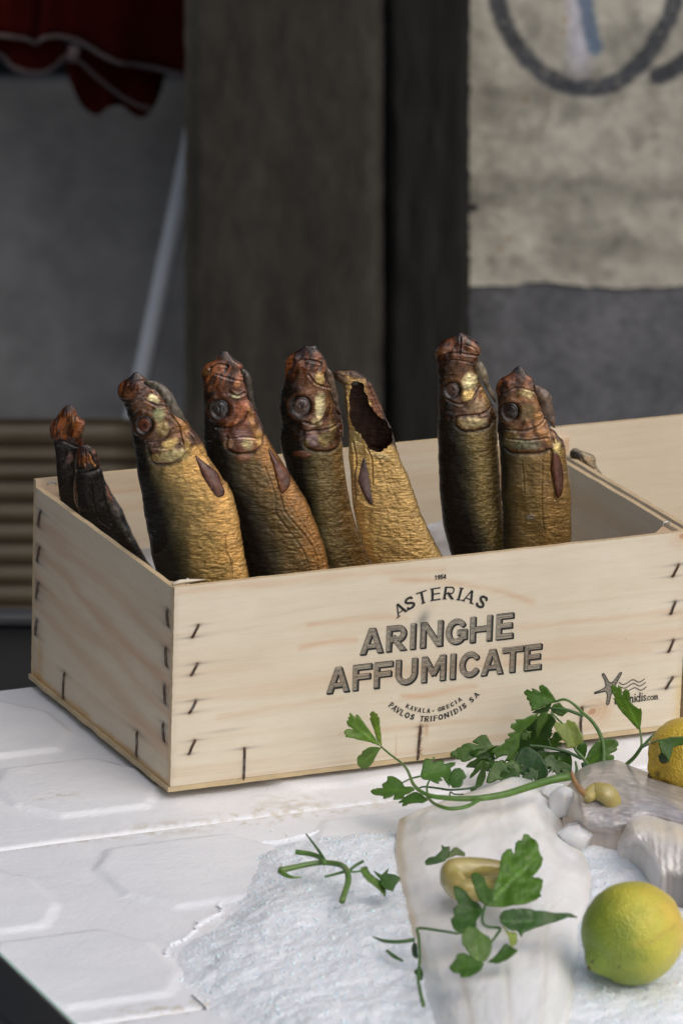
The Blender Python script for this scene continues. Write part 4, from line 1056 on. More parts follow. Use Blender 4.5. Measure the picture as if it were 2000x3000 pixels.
# whole golden fish
k = .287; o = (330, 1070, k)
fish('olive gold smoked herring with a glossy brown eye, leaning left at the near left corner',
     zr([(75, 225, 262), (110, 190, 305), (132, 172, 335), (160, 112, 372), (185, 88, 412), (220, 62, 455), (280, 58, 515), (330, 80, 556), (370, 122, 585), (400, 140, 606), (500, 165, 684), (560, 180, 742), (640, 195, 792), (700, 205, 852), (800, 220, 920), (900, 232, 972), (1000, 242, 1030), (1100, 258, 1098), (1200, 276, 1160), (1300, 290, 1220), (1500, 325, 1266), (1700, 360, 1310), (1900, 398, 1345), (2100, 440, 1382), (2200, 470, 1397)], *o),
     .055, (595, 1690), [(1100, 375), (1190, 385), (1240, 415), (1310, 428), (1370, 440), (1450, 470), (1560, 500), (1700, 540)],
     dict(eye=(426, 1237, 24), iris=(.10, .028, .014), eyerough=.3, flap=[(zp([(325, 150), (360, 138), (425, 150), (490, 178), (540, 212), (588, 265), (632, 330), (680, 415), (720, 515), (748, 575), (690, 560), (600, 470), (500, 330), (420, 230)], *o), (.10, .078, .048))], gill=zp([(372, 800), (388, 900), (430, 958), (520, 976), (640, 955), (720, 905), (790, 840), (806, 790)], *o), snout=1150, tip=(400, 1100),
      patch=[(450, 1162, 18, 11, .2, PALE, 1), (466, 1205, 20, 22, .3, GREEN, .8), (480, 1245, 20, 24, 0, (.42, .31, .12), .8), (500, 1290, 28, 17, -.5, GOLD, .85), (515, 1322, 50, 20, -.15, (.44, .36, .15), .85), (455, 1330, 16, 14, 0, (.40, .28, .10), .7), (535, 1240, 14, 40, -.5, AMBER, .8), (550, 1300, 12, 26, -.3, (.45, .27, .06), .7), (510, 1175, 16, 44, -.5, (.20, .19, .16), .85), (375, 1150, 12, 14, 0, (.17, .06, .02), .8)],
      crease=[(zp([(350, 745), (450, 742), (540, 700), (622, 612)], *o), 3.5, .0013, .7), (zp([(400, 800), (560, 812), (690, 772)], *o), 3, .0011, .6), (zp([(470, 150), (520, 280), (600, 420), (740, 560)], *o), 3.5, .0022, .85), (zp([(340, 330), (430, 380), (540, 400)], *o), 3.5, .0012, .7), (zp([(170, 180), (260, 150), (340, 150)], *o), 3, .0016, .7), (zp([(100, 330), (250, 330), (400, 260)], *o), 3, .001, .5), (zp([(600, 480), (680, 600), (720, 760)], *o), 3, .001, .5), (zp([(780, 680), (870, 800), (1000, 960), (1150, 1200)], *o), 3.5, .0015, .5), (zp([(1150, 1700), (1160, 1850), (1210, 1960), (1220, 2150)], *o), 3.5, .0013, .4)],
      fin=[(zp([(846, 872), (885, 915), (1000, 1005), (1085, 1085), (1105, 1150), (1165, 1285), (1085, 1312), (1040, 1270), (960, 1150), (895, 1030)], *o), (.10, .035, .018), .0004)]), seed=1)
k = .574; o = (100, 1000, k)
fish('dark smoked herring with a reddish copper head, orange belly and deep lengthwise skin folds',
     zr([(52, 955, 985), (75, 936, 1002), (100, 925, 1030), (118, 868, 1060), (140, 852, 1066), (160, 850, 1078), (185, 855, 1086), (250, 860, 1096), (300, 862, 1110), (350, 862, 1135), (400, 862, 1150), (450, 864, 1175), (500, 868, 1195), (550, 874, 1225), (600, 885, 1255), (650, 900, 1287), (700, 918, 1320), (750, 935, 1350), (800, 955, 1380), (850, 972, 1405), (900, 990, 1425), (950, 1005, 1446), (1000, 1020, 1462), (1050, 1036, 1478), (1100, 1050, 1490), (1170, 1070, 1508)], *o),
     .078, (840, 1670), [(1000, 640), (1180, 620), (1270, 650), (1340, 670), (1420, 690), (1500, 735), (1600, 770), (1720, 800)],
     dict(eye=(646, 1190, 27), iris=(.035, .03, .028), ring=(.10, .09, .085), eyerough=1.6, flap=[(zp([(1050, 130), (1080, 140), (1106, 175), (1112, 240), (1122, 300), (1140, 360), (1100, 330), (1080, 240)], *o), (.05, .035, .022))], gill=zp([(985, 470), (985, 520), (1012, 547), (1060, 556), (1120, 550), (1165, 515), (1180, 470)], *o), snout=1120, tip=(656, 1040),
      patch=[(710, 1195, 22, 38, .1, COPPER, .95), (695, 1118, 12, 14, 0, (.45, .19, .07), .9), (690, 1152, 14, 10, 0, GREEN, .6), (680, 1230, 26, 12, -.4, (.42, .15, .06), .8), (705, 1265, 30, 22, .2, MAUVE, .8), (725, 1290, 20, 20, 0, (.52, .42, .20), .85), (758, 1275, 14, 26, .1, (.42, .23, .04), .9), (672, 1290, 16, 16, 0, (.33, .17, .09), .8), (738, 1225, 12, 50, -.25, AMBER, .85), (605, 1085, 14, 14, 0, (.16, .07, .015), .8), (716, 1330, 26, 12, 0, (.30, .12, .06), .7)],
      crease=[(zp([(1000, 250), (1040, 265), (1075, 255)], *o), 4, .0018, .9), (zp([(930, 430), (1000, 425), (1060, 395), (1085, 350)], *o), 4, .0016, .8), (zp([(990, 480), (1060, 470), (1130, 480)], *o), 3, .0011, .7), (zp([(900, 130), (935, 110), (990, 120)], *o), 3.5, .0018, .8), (zp([(930, 160), (1000, 180), (1080, 200)], *o), 3, .001, .6), (zp([(1110, 260), (1130, 340), (1165, 420), (1180, 470)], *o), 3.5, .0015, .7), (zp([(1205, 540), (1260, 770), (1290, 860), (1390, 980), (1440, 1080), (1450, 1180)], *o), 3, .0013, .4), (zp([(1180, 620), (1230, 760), (1240, 860), (1330, 980), (1390, 1080), (1410, 1180)], *o), 2.6, .0010, .4), (zp([(1290, 780), (1360, 900), (1440, 1020), (1480, 1130)], *o), 2.4, .0008, .35)],
      fin=[(zp([(1192, 520), (1235, 585), (1305, 655), (1312, 720), (1262, 768), (1242, 700), (1222, 620)], *o), (.13, .045, .018), .0004)]),
     pal=dict(mid=(.17, .11, .036), belly=(.40, .19, .05), head=(.12, .04, .016), snout=(.09, .03, .010), olive=(.045, .038, .02)), seed=2)
k = .606; o = (800, 950, k)
fish('slender smoked herring with a bright gold cheek plate, pressed against the torn headless one',
     zr([(104, 152, 205), (125, 128, 216), (150, 78, 240), (175, 60, 254), (210, 54, 268), (235, 52, 266), (250, 50, 270), (300, 44, 284), (350, 38, 298), (400, 34, 312), (450, 33, 328), (500, 32, 335), (550, 33, 336), (600, 40, 334), (650, 52, 339), (700, 66, 346), (800, 96, 362), (900, 128, 381), (1000, 162, 412), (1100, 196, 450), (1190, 228, 482)], *o),
     .105, (1010, 1660), [(1000, 855), (1150, 870), (1250, 880), (1330, 890), (1450, 905), (1560, 930), (1700, 960)],
     dict(eye=(885, 1182, 28), iris=(.085, .05, .04), ring=(.34, .28, .26), eyerough=1.6, flap=[(zp([(520, 262), (575, 275), (602, 330), (622, 420), (642, 520), (660, 640), (690, 760), (650, 700), (600, 560), (560, 420)], 800, 1000, .287), (.16, .10, .06))], gill=zp([(148, 500), (150, 565), (190, 595), (260, 602), (310, 585), (334, 545)], *o), snout=1090, tip=(915, 1015),
      patch=[(937, 1180, 17, 42, .1, PALE, 1), (936, 1104, 16, 22, .1, (.55, .38, .13), .95), (928, 1225, 18, 16, 0, (.60, .45, .22), .9), (915, 1280, 26, 20, .3, (.30, .20, .20), .9), (950, 1278, 22, 24, .2, (.42, .32, .12), .85), (972, 1255, 12, 34, 0, (.44, .30, .10), .8), (897, 1290, 10, 16, 0, (.30, .24, .08), .8), (966, 1175, 12, 50, -.08, AMBER, .8), (890, 1320, 30, 10, 0, (.20, .07, .03), .7)],
      crease=[(zp([(170, 230), (215, 280), (280, 300)], *o), 3.5, .0014, .8), (zp([(150, 455), (200, 470), (250, 440), (275, 380)], *o), 4, .0018, .7), (zp([(160, 500), (210, 500), (270, 490), (320, 470)], *o), 3.5, .0014, .7), (zp([(255, 230), (270, 320), (300, 420), (325, 500)], *o), 3.5, .0015, .6), (zp([(70, 190), (150, 165), (230, 180)], *o), 3.5, .0016, .7), (zp([(90, 150), (150, 140), (190, 118)], *o), 3, .0012, .6)]),
     pal=dict(mid=(.30, .22, .085), belly=(.48, .28, .09), head=(.13, .052, .018)), seed=3, tilt=.3)
fish('brown smoked herring standing highest at the right, with a crinkled snout and round wrinkled eye',
     zr([(42, 893, 912), (70, 850, 962), (90, 800, 992), (120, 780, 1000), (150, 785, 1002), (200, 795, 984), (250, 800, 992), (300, 800, 1010), (350, 795, 1038), (400, 795, 1068), (450, 795, 1084), (500, 793, 1084), (600, 795, 1087), (700, 797, 1091), (800, 800, 1096), (900, 810, 1105), (1000, 830, 1115), (1130, 862, 1130)], *o),
     .118, (1390, 1630), [(950, 1330), (1100, 1300), (1230, 1330), (1350, 1345), (1450, 1358), (1550, 1390), (1640, 1420)],
     dict(eye=(1325, 1135, 22), iris=(.08, .04, .025), ring=(.3, .2, .15), flap=[(zp([(470, 400), (535, 372), (575, 402), (605, 470), (625, 560), (655, 660), (710, 760), (712, 800), (640, 700), (560, 560), (500, 470)], 1250, 950, .287), (.22, .17, .105))], gill=zp([(880, 440), (882, 478), (920, 500), (980, 500), (1040, 486), (1066, 450)], *o), snout=1040, tip=(1347, 982),
      patch=[(1375, 1110, 24, 26, .1, PALE, .95), (1370, 1150, 22, 18, -.4, GOLD, .9), (1400, 1180, 30, 22, -.2, (.52, .36, .20), .9), (1385, 1228, 42, 18, -.05, (.50, .40, .19), .9), (1345, 1225, 14, 14, 0, (.38, .26, .10), .8), (1412, 1085, 10, 40, -.3, (.30, .27, .22), .8), (1420, 1140, 14, 50, -.2, (.44, .25, .06), .8), (1385, 1020, 26, 14, .4, (.30, .12, .04), .8), (1300, 1020, 20, 12, -.2, (.22, .085, .02), .7)],
      crease=[(zp([(880, 432), (950, 426), (1020, 416), (1056, 380)], *o), 3.5, .0015, .75), (zp([(840, 350), (900, 372), (960, 350), (1000, 300)], *o), 3.5, .0014, .7), (zp([(790, 150), (870, 128), (960, 140), (1000, 150)], *o), 3, .0016, .8), (zp([(800, 175), (880, 160), (970, 180)], *o), 2.5, .0011, .6), (zp([(905, 60), (905, 100), (900, 130)], *o), 3, .0016, .8), (zp([(960, 180), (990, 230), (1020, 280), (1060, 350)], *o), 3.5, .0016, .7), (zp([(930, 90), (970, 110), (990, 150)], *o), 2.5, .001, .6)]),
     pal=dict(mid=(.30, .22, .075), belly=(.20, .12, .035), olive=(.05, .042, .018)), seed=4, ratio=.48)  # belly darker than mid: shadow on the right side put into the colour
fish('smooth olive brown herring rightmost in the row, with a black eye and loose gill flap',
     zr([(204, 1178, 1195), (222, 1155, 1212), (240, 1148, 1222), (258, 1108, 1250), (280, 1080, 1256), (300, 1078, 1266), (330, 1083, 1280), (400, 1085, 1298), (450, 1085, 1314), (500, 1085, 1338), (530, 1086, 1366), (560, 1090, 1396), (600, 1095, 1411), (650, 1095, 1416), (700, 1096, 1421), (800, 1100, 1436), (900, 1105, 1443), (1000, 1110, 1441), (1060, 1113, 1436), (1110, 1116, 1430)], *o),
     .085, (1570, 1610), [(1000, 1500), (1200, 1470), (1330, 1480), (1450, 1475), (1600, 1480)],
     dict(eye=(1494, 1200, 25), iris=(.020, .010, .008), ring=(.04, .015, .01), eyerough=.3, flap=[(zp([(1080, 600), (1150, 635), (1225, 668), (1270, 725), (1262, 760), (1285, 850), (1298, 970), (1310, 1060), (1250, 1000), (1180, 860), (1120, 720)], 1250, 950, .287), (.16, .10, .065))], gill=zp([(1120, 590), (1150, 606), (1220, 610), (1290, 606), (1335, 590)], *o), snout=1130, tip=(1520, 1080),
      patch=[(1540, 1147, 22, 15, .1, (.60, .46, .20), .95), (1545, 1200, 34, 26, 0, (.16, .12, .045), .7), (1530, 1290, 60, 20, 0, (.16, .16, .085), .8), (1500, 1270, 22, 26, 0, (.20, .14, .04), .6), (1575, 1230, 16, 50, -.2, AMBER, .8), (1600, 1170, 10, 36, -.1, (.24, .20, .17), .7), (1628, 1305, 13, 26, -.1, (.62, .48, .17), 1), (1552, 1505, 16, 11, 0, (.30, .30, .24), .6), (1600, 1270, 12, 30, -.3, (.36, .17, .04), .7)],
      crease=[(zp([(1130, 500), (1220, 500), (1290, 470), (1320, 430)], *o), 3.5, .0014, .7), (zp([(1130, 540), (1230, 545), (1320, 535)], *o), 3, .0011, .6), (zp([(1260, 290), (1290, 380), (1330, 470), (1350, 560)], *o), 4, .002, .85), (zp([(1320, 330), (1335, 420), (1365, 520)], *o), 3, .0014, .7), (zp([(1100, 330), (1180, 300), (1260, 320)], *o), 3, .0012, .6), (zp([(1340, 600), (1345, 720), (1360, 830)], *o), 3.5, .0016, .6), (zp([(1200, 640), (1210, 800)], *o), 2.5, .0007, .3), (zp([(1300, 640), (1295, 860), (1310, 1000)], *o), 2.5, .0008, .4)],
      fin=[(zp([(1345, 600), (1338, 680), (1352, 760), (1366, 828), (1392, 815), (1404, 740), (1392, 655), (1372, 605)], *o), (.10, .032, .014), .0003)], wrinkle=.6),
     pal=dict(mid=(.24, .155, .048), belly=(.30, .175, .05), olive=(.06, .045, .018), head=(.14, .06, .018)), seed=5)
# the torn one: head gone, gill chamber open to the front
hole0 = smooth_closed(zp([(372, 300), (385, 262), (420, 268), (440, 300), (462, 370), (500, 430), (545, 470), (575, 525), (572, 565), (545, 592), (515, 606), (480, 600), (455, 580), (440, 545), (415, 515), (395, 500), (372, 470), (364, 400)], *o), 1)
hole = smooth_closed(hole0, 1); hole = hole + (np.stack([fbm(hole[:, 0] / 9, hole[:, 1] / 9, 55), fbm(hole[:, 0] / 9, hole[:, 1] / 9, 56)], -1) - .5) * 13
peep = smooth_closed(zp([(378, 275), (400, 265), (418, 275), (412, 296), (392, 305), (376, 295)], *o), 1)
fish('pale gold smoked herring torn open at the gills, headless with a black hollow in front',
     zr([(222, 300, 392), (240, 293, 420), (262, 296, 445), (285, 340, 470), (320, 346, 485), (370, 346, 503), (420, 350, 525), (470, 358, 547), (500, 362, 562), (530, 364, 575), (560, 365, 584), (600, 366, 598), (660, 369, 617), (720, 375, 641), (800, 380, 672), (880, 386, 700), (960, 400, 736), (1010, 413, 760), (1060, 431, 786), (1110, 455, 815), (1165, 480, 845)], *o),
     .062, (1195, 1650), [(1000, 900), (1700, 1010)],
     dict(wrinkle=1.15, patch=[(1040, 1280, 22, 40, .1, (.50, .40, .18), .7), (1045, 1420, 12, 70, 0, (.45, .27, .12), .7), (1110, 1325, 40, 10, .3, (.55, .42, .19), .8), (1099, 1180, 17, 75, -.37, (.20, .075, .03), 1), (1122, 1190, 20, 90, -.37, (.17, .065, .028), 1), (1150, 1270, 18, 50, -.3, (.085, .05, .03), .95), (1095, 1120, 30, 18, .3, (.12, .045, .02), .9), (985, 1112, 44, 40, 0, (.05, .018, .010), .95), (1040, 1095, 40, 16, .2, (.06, .022, .012), .95), (1008, 1200, 14, 85, 0, (.17, .12, .065), .9), (1140, 1255, 10, 50, -.45, (.14, .11, .10), .8)],
      crease=[(zp([(385, 560), (400, 640), (395, 740), (400, 830)], *o), 3.5, .0012, .5), (zp([(455, 590), (475, 640), (480, 760)], *o), 3, .001, .5), (zp([(350, 330), (356, 430), (362, 520)], *o), 3, .001, .6), (zp([(450, 260), (500, 380), (560, 490)], *o), 3, .0012, .6)],
      fin=[(zp([(440, 618), (422, 680), (410, 742), (426, 785), (460, 852), (482, 856), (472, 780), (458, 690)], *o), (.11, .07, .06), .0004)]),
     pal=dict(back=(.66, .35, .10), olive=(.86, .55, .17), mid=(.82, .52, .17), belly=(.56, .36, .12)), seed=6, cut=[(hole, False), (peep, True)])
# a shrivelled one in the second crate
k = .287; o = (1550, 1150, k)
fish('small shrivelled fish, black at one end, leaning inside the plain crate at the right',
     zr([(575, 440, 490), (600, 412, 530), (630, 408, 640), (660, 420, 668), (690, 470, 676), (720, 545, 672), (750, 590, 680), (780, 615, 700), (820, 640, 730), (900, 690, 800), (1000, 760, 900)], *o),
     .19, (1745, 1385), [(1200, 1500), (1500, 1500)], dict(wrinkle=1.2, patch=[(1685, 1332, 20, 18, 0, (.018, .012, .010), 1), (1722, 1345, 18, 16, 0, (.40, .30, .19), .9), (1712, 1348, 7, 6, 0, (.12, .06, .04), .8)], crease=[(zp([(530, 640), (540, 690), (580, 730)], *o), 3, .002, .9)]),
     pal=dict(back=(.2, .17, .12), olive=(.24, .2, .14), mid=(.26, .22, .16), belly=(.3, .24, .15)), seed=8, ratio=.6, ybot=1470, group=None, name='dried_fish')

# crumpled white liner sheet standing against the back of the crate
t = NT('liner_paper'); t.set(Base_Color=(.62, .63, .66, 1), Roughness=.7); M_paper = t.m
u = np.linspace(.012, CW - .02, 110); w = np.linspace(0, 1, 40); UU, WW = np.meshgrid(u, w)
Zp = .006 + WW * (.088 + .02 * (fbm(UU / .05, WW * 0, 3) - .5)); Yq = CD - .012 - .03 * (1 - WW) ** 3 + (fbm(UU / .02, Zp / .02, 5) - .5) * .008
tag(mesh_obj('paper_liner', np.stack([UU, np.minimum(Yq, CD - .0065), Zp], -1).reshape(-1, 3), grid_faces(40, 110), M_paper, None, True), 'crumpled white paper liner behind the fish inside the lettered crate', 'paper liner')

# ================================================================== ice, fish pieces, lemons, peppers, parsley
t = NT('crushed_ice'); v = t.coords('Object')
n1 = t.noise(v, 26, 5, .6); n2 = t.noise(v, 320, 4, .65, .6); n3 = t.noise(v, 900, 2)
vo = t.n('TexVoronoi'); t.l(v, vo.inputs['Vector']); vo.inputs['Scale'].default_value = 380; vo.feature = 'F1'
t.base(t.mul(t.ramp(n1, [(.3, (.86, .885, .91)), (.6, (.91, .93, .95))]), t.ramp(n2, [(.3, (.94, .95, .96)), (.65, (1, 1, 1))])))
t.set(Roughness=.32, Subsurface_Weight=.12, Subsurface_Scale=.003, IOR=1.31); t.b.inputs['Subsurface Radius'].default_value = (.7, .9, 1.0)
hh = t.math('ADD', t.math('MULTIPLY', n2, 1.0), t.math('MULTIPLY', vo.outputs['Distance'], .8))
t.normal(t.bump(hh, .45, .0012)); M_ice = t.m
t = NT('clear_ice'); v = t.coords('Object'); n = t.noise(v, 60, 4)
t.base(t.ramp(n, [(.35, (.90, .92, .93)), (.65, (.97, .98, .985))])); t.set(Roughness=.12, Transmission_Weight=.3, IOR=1.31, Subsurface_Weight=.3, Subsurface_Scale=.006)
t.normal(t.bump(t.noise(v, 220, 3), .3, .001)); M_chunk = t.m

def coons(L, R, T, B, nu, nv):
    L = spline(L, nv); R = spline(R, nv); T = spline(T, nu); B = spline(B, nu)
    u = np.linspace(0, 1, nu)[None, :, None]; v = np.linspace(0, 1, nv)[:, None, None]
    S_ = (1 - u) * L[:, None] + u * R[:, None] + (1 - v) * T[None] + v * B[None]
    S_ -= (1 - u) * (1 - v) * T[0] + u * (1 - v) * T[-1] + (1 - u) * v * B[0] + u * v * B[-1]
    return S_, u[..., 0] + 0 * v[..., 0], v[..., 0] + 0 * u[..., 0]
FIL = smooth_closed([(1165, 2400), (1160, 2480), (1163, 2580), (1185, 2690), (1215, 2790), (1240, 2890), (1275, 3010), (1300, 3100), (1650, 3100), (1660, 3010), (1680, 2900), (1695, 2800), (1700, 2720), (1728, 2650), (1735, 2570), (1715, 2510), (1665, 2450), (1640, 2400), (1620, 2330), (1545, 2290), (1330, 2335)], 1)
FILG = G(FIL[:, 0], FIL[:, 1], .012)[:, :2]
ice_px = smooth_closed([(2200, 2290), (1900, 2300), (1660, 2330), (1400, 2350), (1200, 2388), (1050, 2392), (930, 2402), (800, 2430), (700, 2470), (690, 2540), (640, 2630), (560, 2690), (500, 2760), (500, 2830), (560, 2890), (640, 2970), (700, 3060), (760, 3200), (2300, 3200)], 2)
ICE = G(ice_px[:, 0], ice_px[:, 1], .004)[:, :2]
st = .0019
X, Y = np.meshgrid(np.arange(-.13, .50, st), np.arange(-.60, -.035, st)); q = np.stack([X, Y], -1)
sdi = poly_sd(q, ICE) + (fbm(X / .02, Y / .02, 61) - .5) * .022
inw = np.clip(-sdi, 0, None)
Hice = -.0072 * sstep(.055, 0, inw + (fbm(X / .010, Y / .010, 66) - .5) * .010) + .013 * (1 - np.exp(-inw / .085)) + .0010 * sstep(0, .05, inw) + ((fbm(X / .05, Y / .05, 62) - .45) * .009 + (fbm(X / .014, Y / .014, 63) - .5) * .0022) * sstep(0, .09, inw) + ((fbm(X / .006, Y / .006, 64) - .5) * .0026 + (vnoise(X / .0019, Y / .0019, 65) - .5) * .0006) * sstep(0, .055, inw)
Hice = np.where(sdi > 0, -.004, Hice)
Hice -= .010 * sstep(.002, -.012, poly_sd(q, FILG))
def ice_z(x, y):
    i = np.clip(((np.asarray(y) + .60) / st).round().astype(int), 0, X.shape[0] - 1); j = np.clip(((np.asarray(x) + .13) / st).round().astype(int), 0, X.shape[1] - 1)
    return Hice[i, j]
nr, nc = X.shape; idx = np.arange(nr * nc).reshape(nr, nc)
keep = (sdi < .004); kf = keep[:-1, :-1] & keep[1:, :-1] & keep[:-1, 1:] & keep[1:, 1:]
F = np.stack([idx[:-1, :-1], idx[:-1, 1:], idx[1:, 1:], idx[1:, :-1]], -1)[kf]
V = np.stack([X, Y, Hice], -1).reshape(-1, 3); Fl = [tuple(f) for f in F]
oc = np.array([(1, 0, 0), (-1, 0, 0), (0, 1, 0), (0, -1, 0), (0, 0, 1), (0, 0, -1)], float); of = [(0, 2, 4), (2, 1, 4), (1, 3, 4), (3, 0, 4), (2, 0, 5), (1, 2, 5), (3, 1, 5), (0, 3, 5)]
ok = np.argwhere(((sdi < -.012) | (rng.random(X.shape) < .55 * np.exp(-np.maximum(sdi + .02, 0) / .013))) & (sdi < .05) & (Y < -.052) & (poly_sd(q, FILG) > -.004)); pick = ok[rng.choice(len(ok), 7000, replace=False)]
ex = []; off = len(V)
for i, j in pick:
    r = rng.uniform(.0006, .0013) * (1.7 if rng.random() > .96 else 1); Rm = np.array(Matrix.Rotation(rng.uniform(0, 6.3), 3, Vector(rng.normal(0, 1, 3))))
    ex.append((oc * rng.uniform(.6, 1.3, (6, 1)) * r) @ Rm.T + np.array([X[i, j], Y[i, j], max(Hice[i, j] - r * .15, -.0052)])); Fl += [tuple(a + off for a in f) for f in of]; off += 6
thin = np.clip(sstep(.0, .030, inw + (fbm(X / .008, Y / .008, 66) - .5) * .022), 0, 1).ravel()
t = NT('ice_grain'); t.set(Base_Color=(.93, .95, .97, 1), Roughness=.25, Subsurface_Weight=.5, Subsurface_Scale=.004, IOR=1.31); M_grain = t.m
ice = mesh_obj('crushed_ice', np.vstack([V] + ex), Fl, [M_ice, M_grain], None, True, fmat=np.r_[np.zeros(len(F)), np.ones(len(Fl) - len(F))], col=np.tile(np.r_[thin, np.ones(len(ex) * 6)][:, None], (1, 3)))
tag(ice, 'bed of white crushed ice spread over the foam lids', 'ice', None, 'stuff')

# ---- white fillet
t = NT('white_fish_flesh'); v = t.coords('Object'); a = t.n('Attribute'); a.attribute_name = 'Col'
n1 = t.noise(t.coords('Object', (1, .6, 1)), 60, 4, .6, .5)
t.base(t.mul(a.outputs['Color'], t.ramp(n1, [(.3, (.97, .965, .955)), (.65, (1, 1, 1))])))
t.set(Roughness=.28, Subsurface_Weight=.2, Subsurface_Scale=.004, Coat_Weight=.3, Coat_Roughness=.1); t.b.inputs['Subsurface Radius'].default_value = (1, .8, .65)
t.normal(t.bump(n1, .12, .001)); M_flesh = t.m
def slab(name, label, cat, L, R, T, B, nu, nv, zf, cf, mat, group=None):
    S_, u, v_ = coons(L, R, T, B, nu, nv)
    z = zf(u, v_, S_); P = G(S_[..., 0].ravel(), S_[..., 1].ravel(), 0)
    d = ray(S_[..., 0], S_[..., 1]); tt = (z - CPOS[2]) / d[..., 2]; P = CPOS + d * tt[..., None]
    col = cf(u, v_, S_); V = P.reshape(-1, 3); C = col.reshape(-1, 3)
    rim = [j for j in range(nu)] + [i * nu + nu - 1 for i in range(1, nv)] + [(nv - 1) * nu + j for j in range(nu - 2, -1, -1)] + [i * nu for i in range(nv - 2, 0, -1)]
    cen = V[rim].mean(0); m = len(rim); off = len(V); F = [tuple(f) for f in grid_faces(nv, nu)[:, ::-1]]
    lev = [V]; cl = [C]
    prev = list(rim)
    for k, (drop, ins) in enumerate(((.35, -.004), (.75, -.002), (1.0, .006))):
        W = V[rim].copy(); dz = W[:, 2] - .001; W[:, 2] -= dz * drop; dirn = (cen - W) * [1, 1, 0]; W += dirn / (np.linalg.norm(dirn, axis=1)[:, None] + 1e-9) * ins * .4
        lev.append(W); cl.append(C[rim] * (.97 - .03 * k)); cur = [off + k * m + i for i in range(m)]
        F += [(prev[i], prev[(i + 1) % m], cur[(i + 1) % m], cur[i]) for i in range(m)]; prev = cur
    F.append(tuple(prev))
    o = mesh_obj(name, np.vstack(lev), F, mat, None, True, col=np.vstack(cl))
    return tag(o, label, cat, group)
def zf1(u, v, S_):
    z = .009 + .020 * (1 - np.abs(2 * u - 1) ** 2.6) * (1 - .12 * v) * (1 - .35 * np.exp(-v / .05))
    z += .006 * np.exp(-((u - .82 + v * .15) / .16) ** 2) * sstep(.55, .0, v)
    for c0, c1 in ((.22, .30), (.48, .52), (.72, .74)):
        z -= .0004 * np.exp(-((u - (c0 + (c1 - c0) * v) - (fbm(v * 6, u * 0, 3) - .5) * .05) / .018) ** 2) * sstep(.42, .75, v)
    z += (fbm(u * 4, v * 6, 71) - .5) * .006 + (fbm(u * 24, v * 60, 72) - .5) * .0003
    fl = S_[..., 0] * .35 + S_[..., 1] * .9
    z += .0005 * np.sin(fl / 7 + 6 * fbm(u * 4, v * 4, 75)) * sstep(.28, .02, v) * sstep(.3, .6, fbm(u * 5, v * 7, 76))
    return z
def cf1(u, v, S_):
    c = np.empty(u.shape + (3,)); c[:] = (.955, .95, .925)
    c = mixc(c, sstep(.45, .7, fbm(u * 4, v * 5, 73)) * sstep(.7, .1, v) * .4, (.85, .80, .71)); c = mixc(c, sstep(.3, .9, v) * .6, (.935, .94, .93))
    c = mixc(c, sstep(.085, .03, u + (fbm(v * 20, u * 3, 4) - .5) * .05) * sstep(.75, .5, v) * .8, (.60, .47, .30))
    for c0, c1 in ((.22, .30), (.48, .52), (.72, .74)): c = mixc(c, np.exp(-((u - (c0 + (c1 - c0) * v) - (fbm(v * 6, u * 0, 3) - .5) * .05) / .03) ** 2) * sstep(.42, .7, v) * .28, (.76, .68, .54))
    my = np.abs(np.mod(v * 15 + 1.6 * np.abs(np.mod(u * 2.2 + .2, 1) - .5) + (fbm(u * 6, v * 6, 77) - .5) * .8, 1) - .5); c = mixc(c, np.exp(-(my / .05) ** 2) * .22 * sstep(.35, .6, fbm(u * 5, v * 5, 78)), (.72, .66, .56))
    c = mixc(c, sstep(.5, .75, fbm(u * 3 + 7, v * 6, 79)) * .15, (.84, .85, .84))
    c = mixc(c, sstep(.56, .75, fbm(u * 7 + 3, v * 9, 74)) * sstep(.5, .1, v) * .5, (.60, .57, .50)); c = mixc(c, sstep(.93, 1, u) * .5, (.70, .62, .48))
    return c
slab('fish_fillet', 'thick white fish fillet lying on the ice with parsley and a pale pepper on it', 'fish fillet',
     [(1168, 2400), (1160, 2480), (1163, 2580), (1185, 2690), (1215, 2790), (1240, 2890), (1275, 3010), (1300, 3090)],
     [(1552, 2284), (1612, 2320), (1638, 2390), (1665, 2450), (1715, 2510), (1735, 2570), (1728, 2650), (1702, 2720), (1697, 2800), (1680, 2900), (1660, 3010), (1650, 3090)],
     [(1168, 2400), (1230, 2372), (1330, 2335), (1430, 2302), (1500, 2276), (1552, 2284)], [(1300, 3090), (1400, 3100), (1550, 3100), (1650, 3090)], 150, 190, zf1, cf1, M_flesh, 'pieces of fish on the ice')
# ---- grey skinned piece and its pale belly flap
def zf2(u, v, S_): return .012 + .026 * (1 - np.abs(2 * v - 1) ** 2.2 * .75) * sstep(0, .16, u) + (fbm(u * 6, v * 4, 81) - .5) * .004 + (fbm(u * 14, v * 50, 82) - .5) * .0009
def cf2(u, v, S_):
    c = np.empty(u.shape + (3,)); c[:] = (.42, .40, .40)
    st_ = fbm(u * 9 + v * 2, v * 46, 83); c = mixc(c, sstep(.45, .7, st_) * .7, (.26, .24, .245)); c = mixc(c, sstep(.52, .75, fbm(u * 16, v * 50 + 3, 84)) * .75, (.62, .57, .55))
    c = mixc(c, sstep(.20, .06, u + (fbm(u * 9, v * 7, 85) - .5) * .18) * .9, (.58, .47, .36)); c = mixc(c, sstep(.6, .8, fbm(u * 12, v * 9, 86)) * .5, (.44, .36, .31)); c = mixc(c, sstep(.86, 1, v) * .6, (.6, .5, .42))
    return c
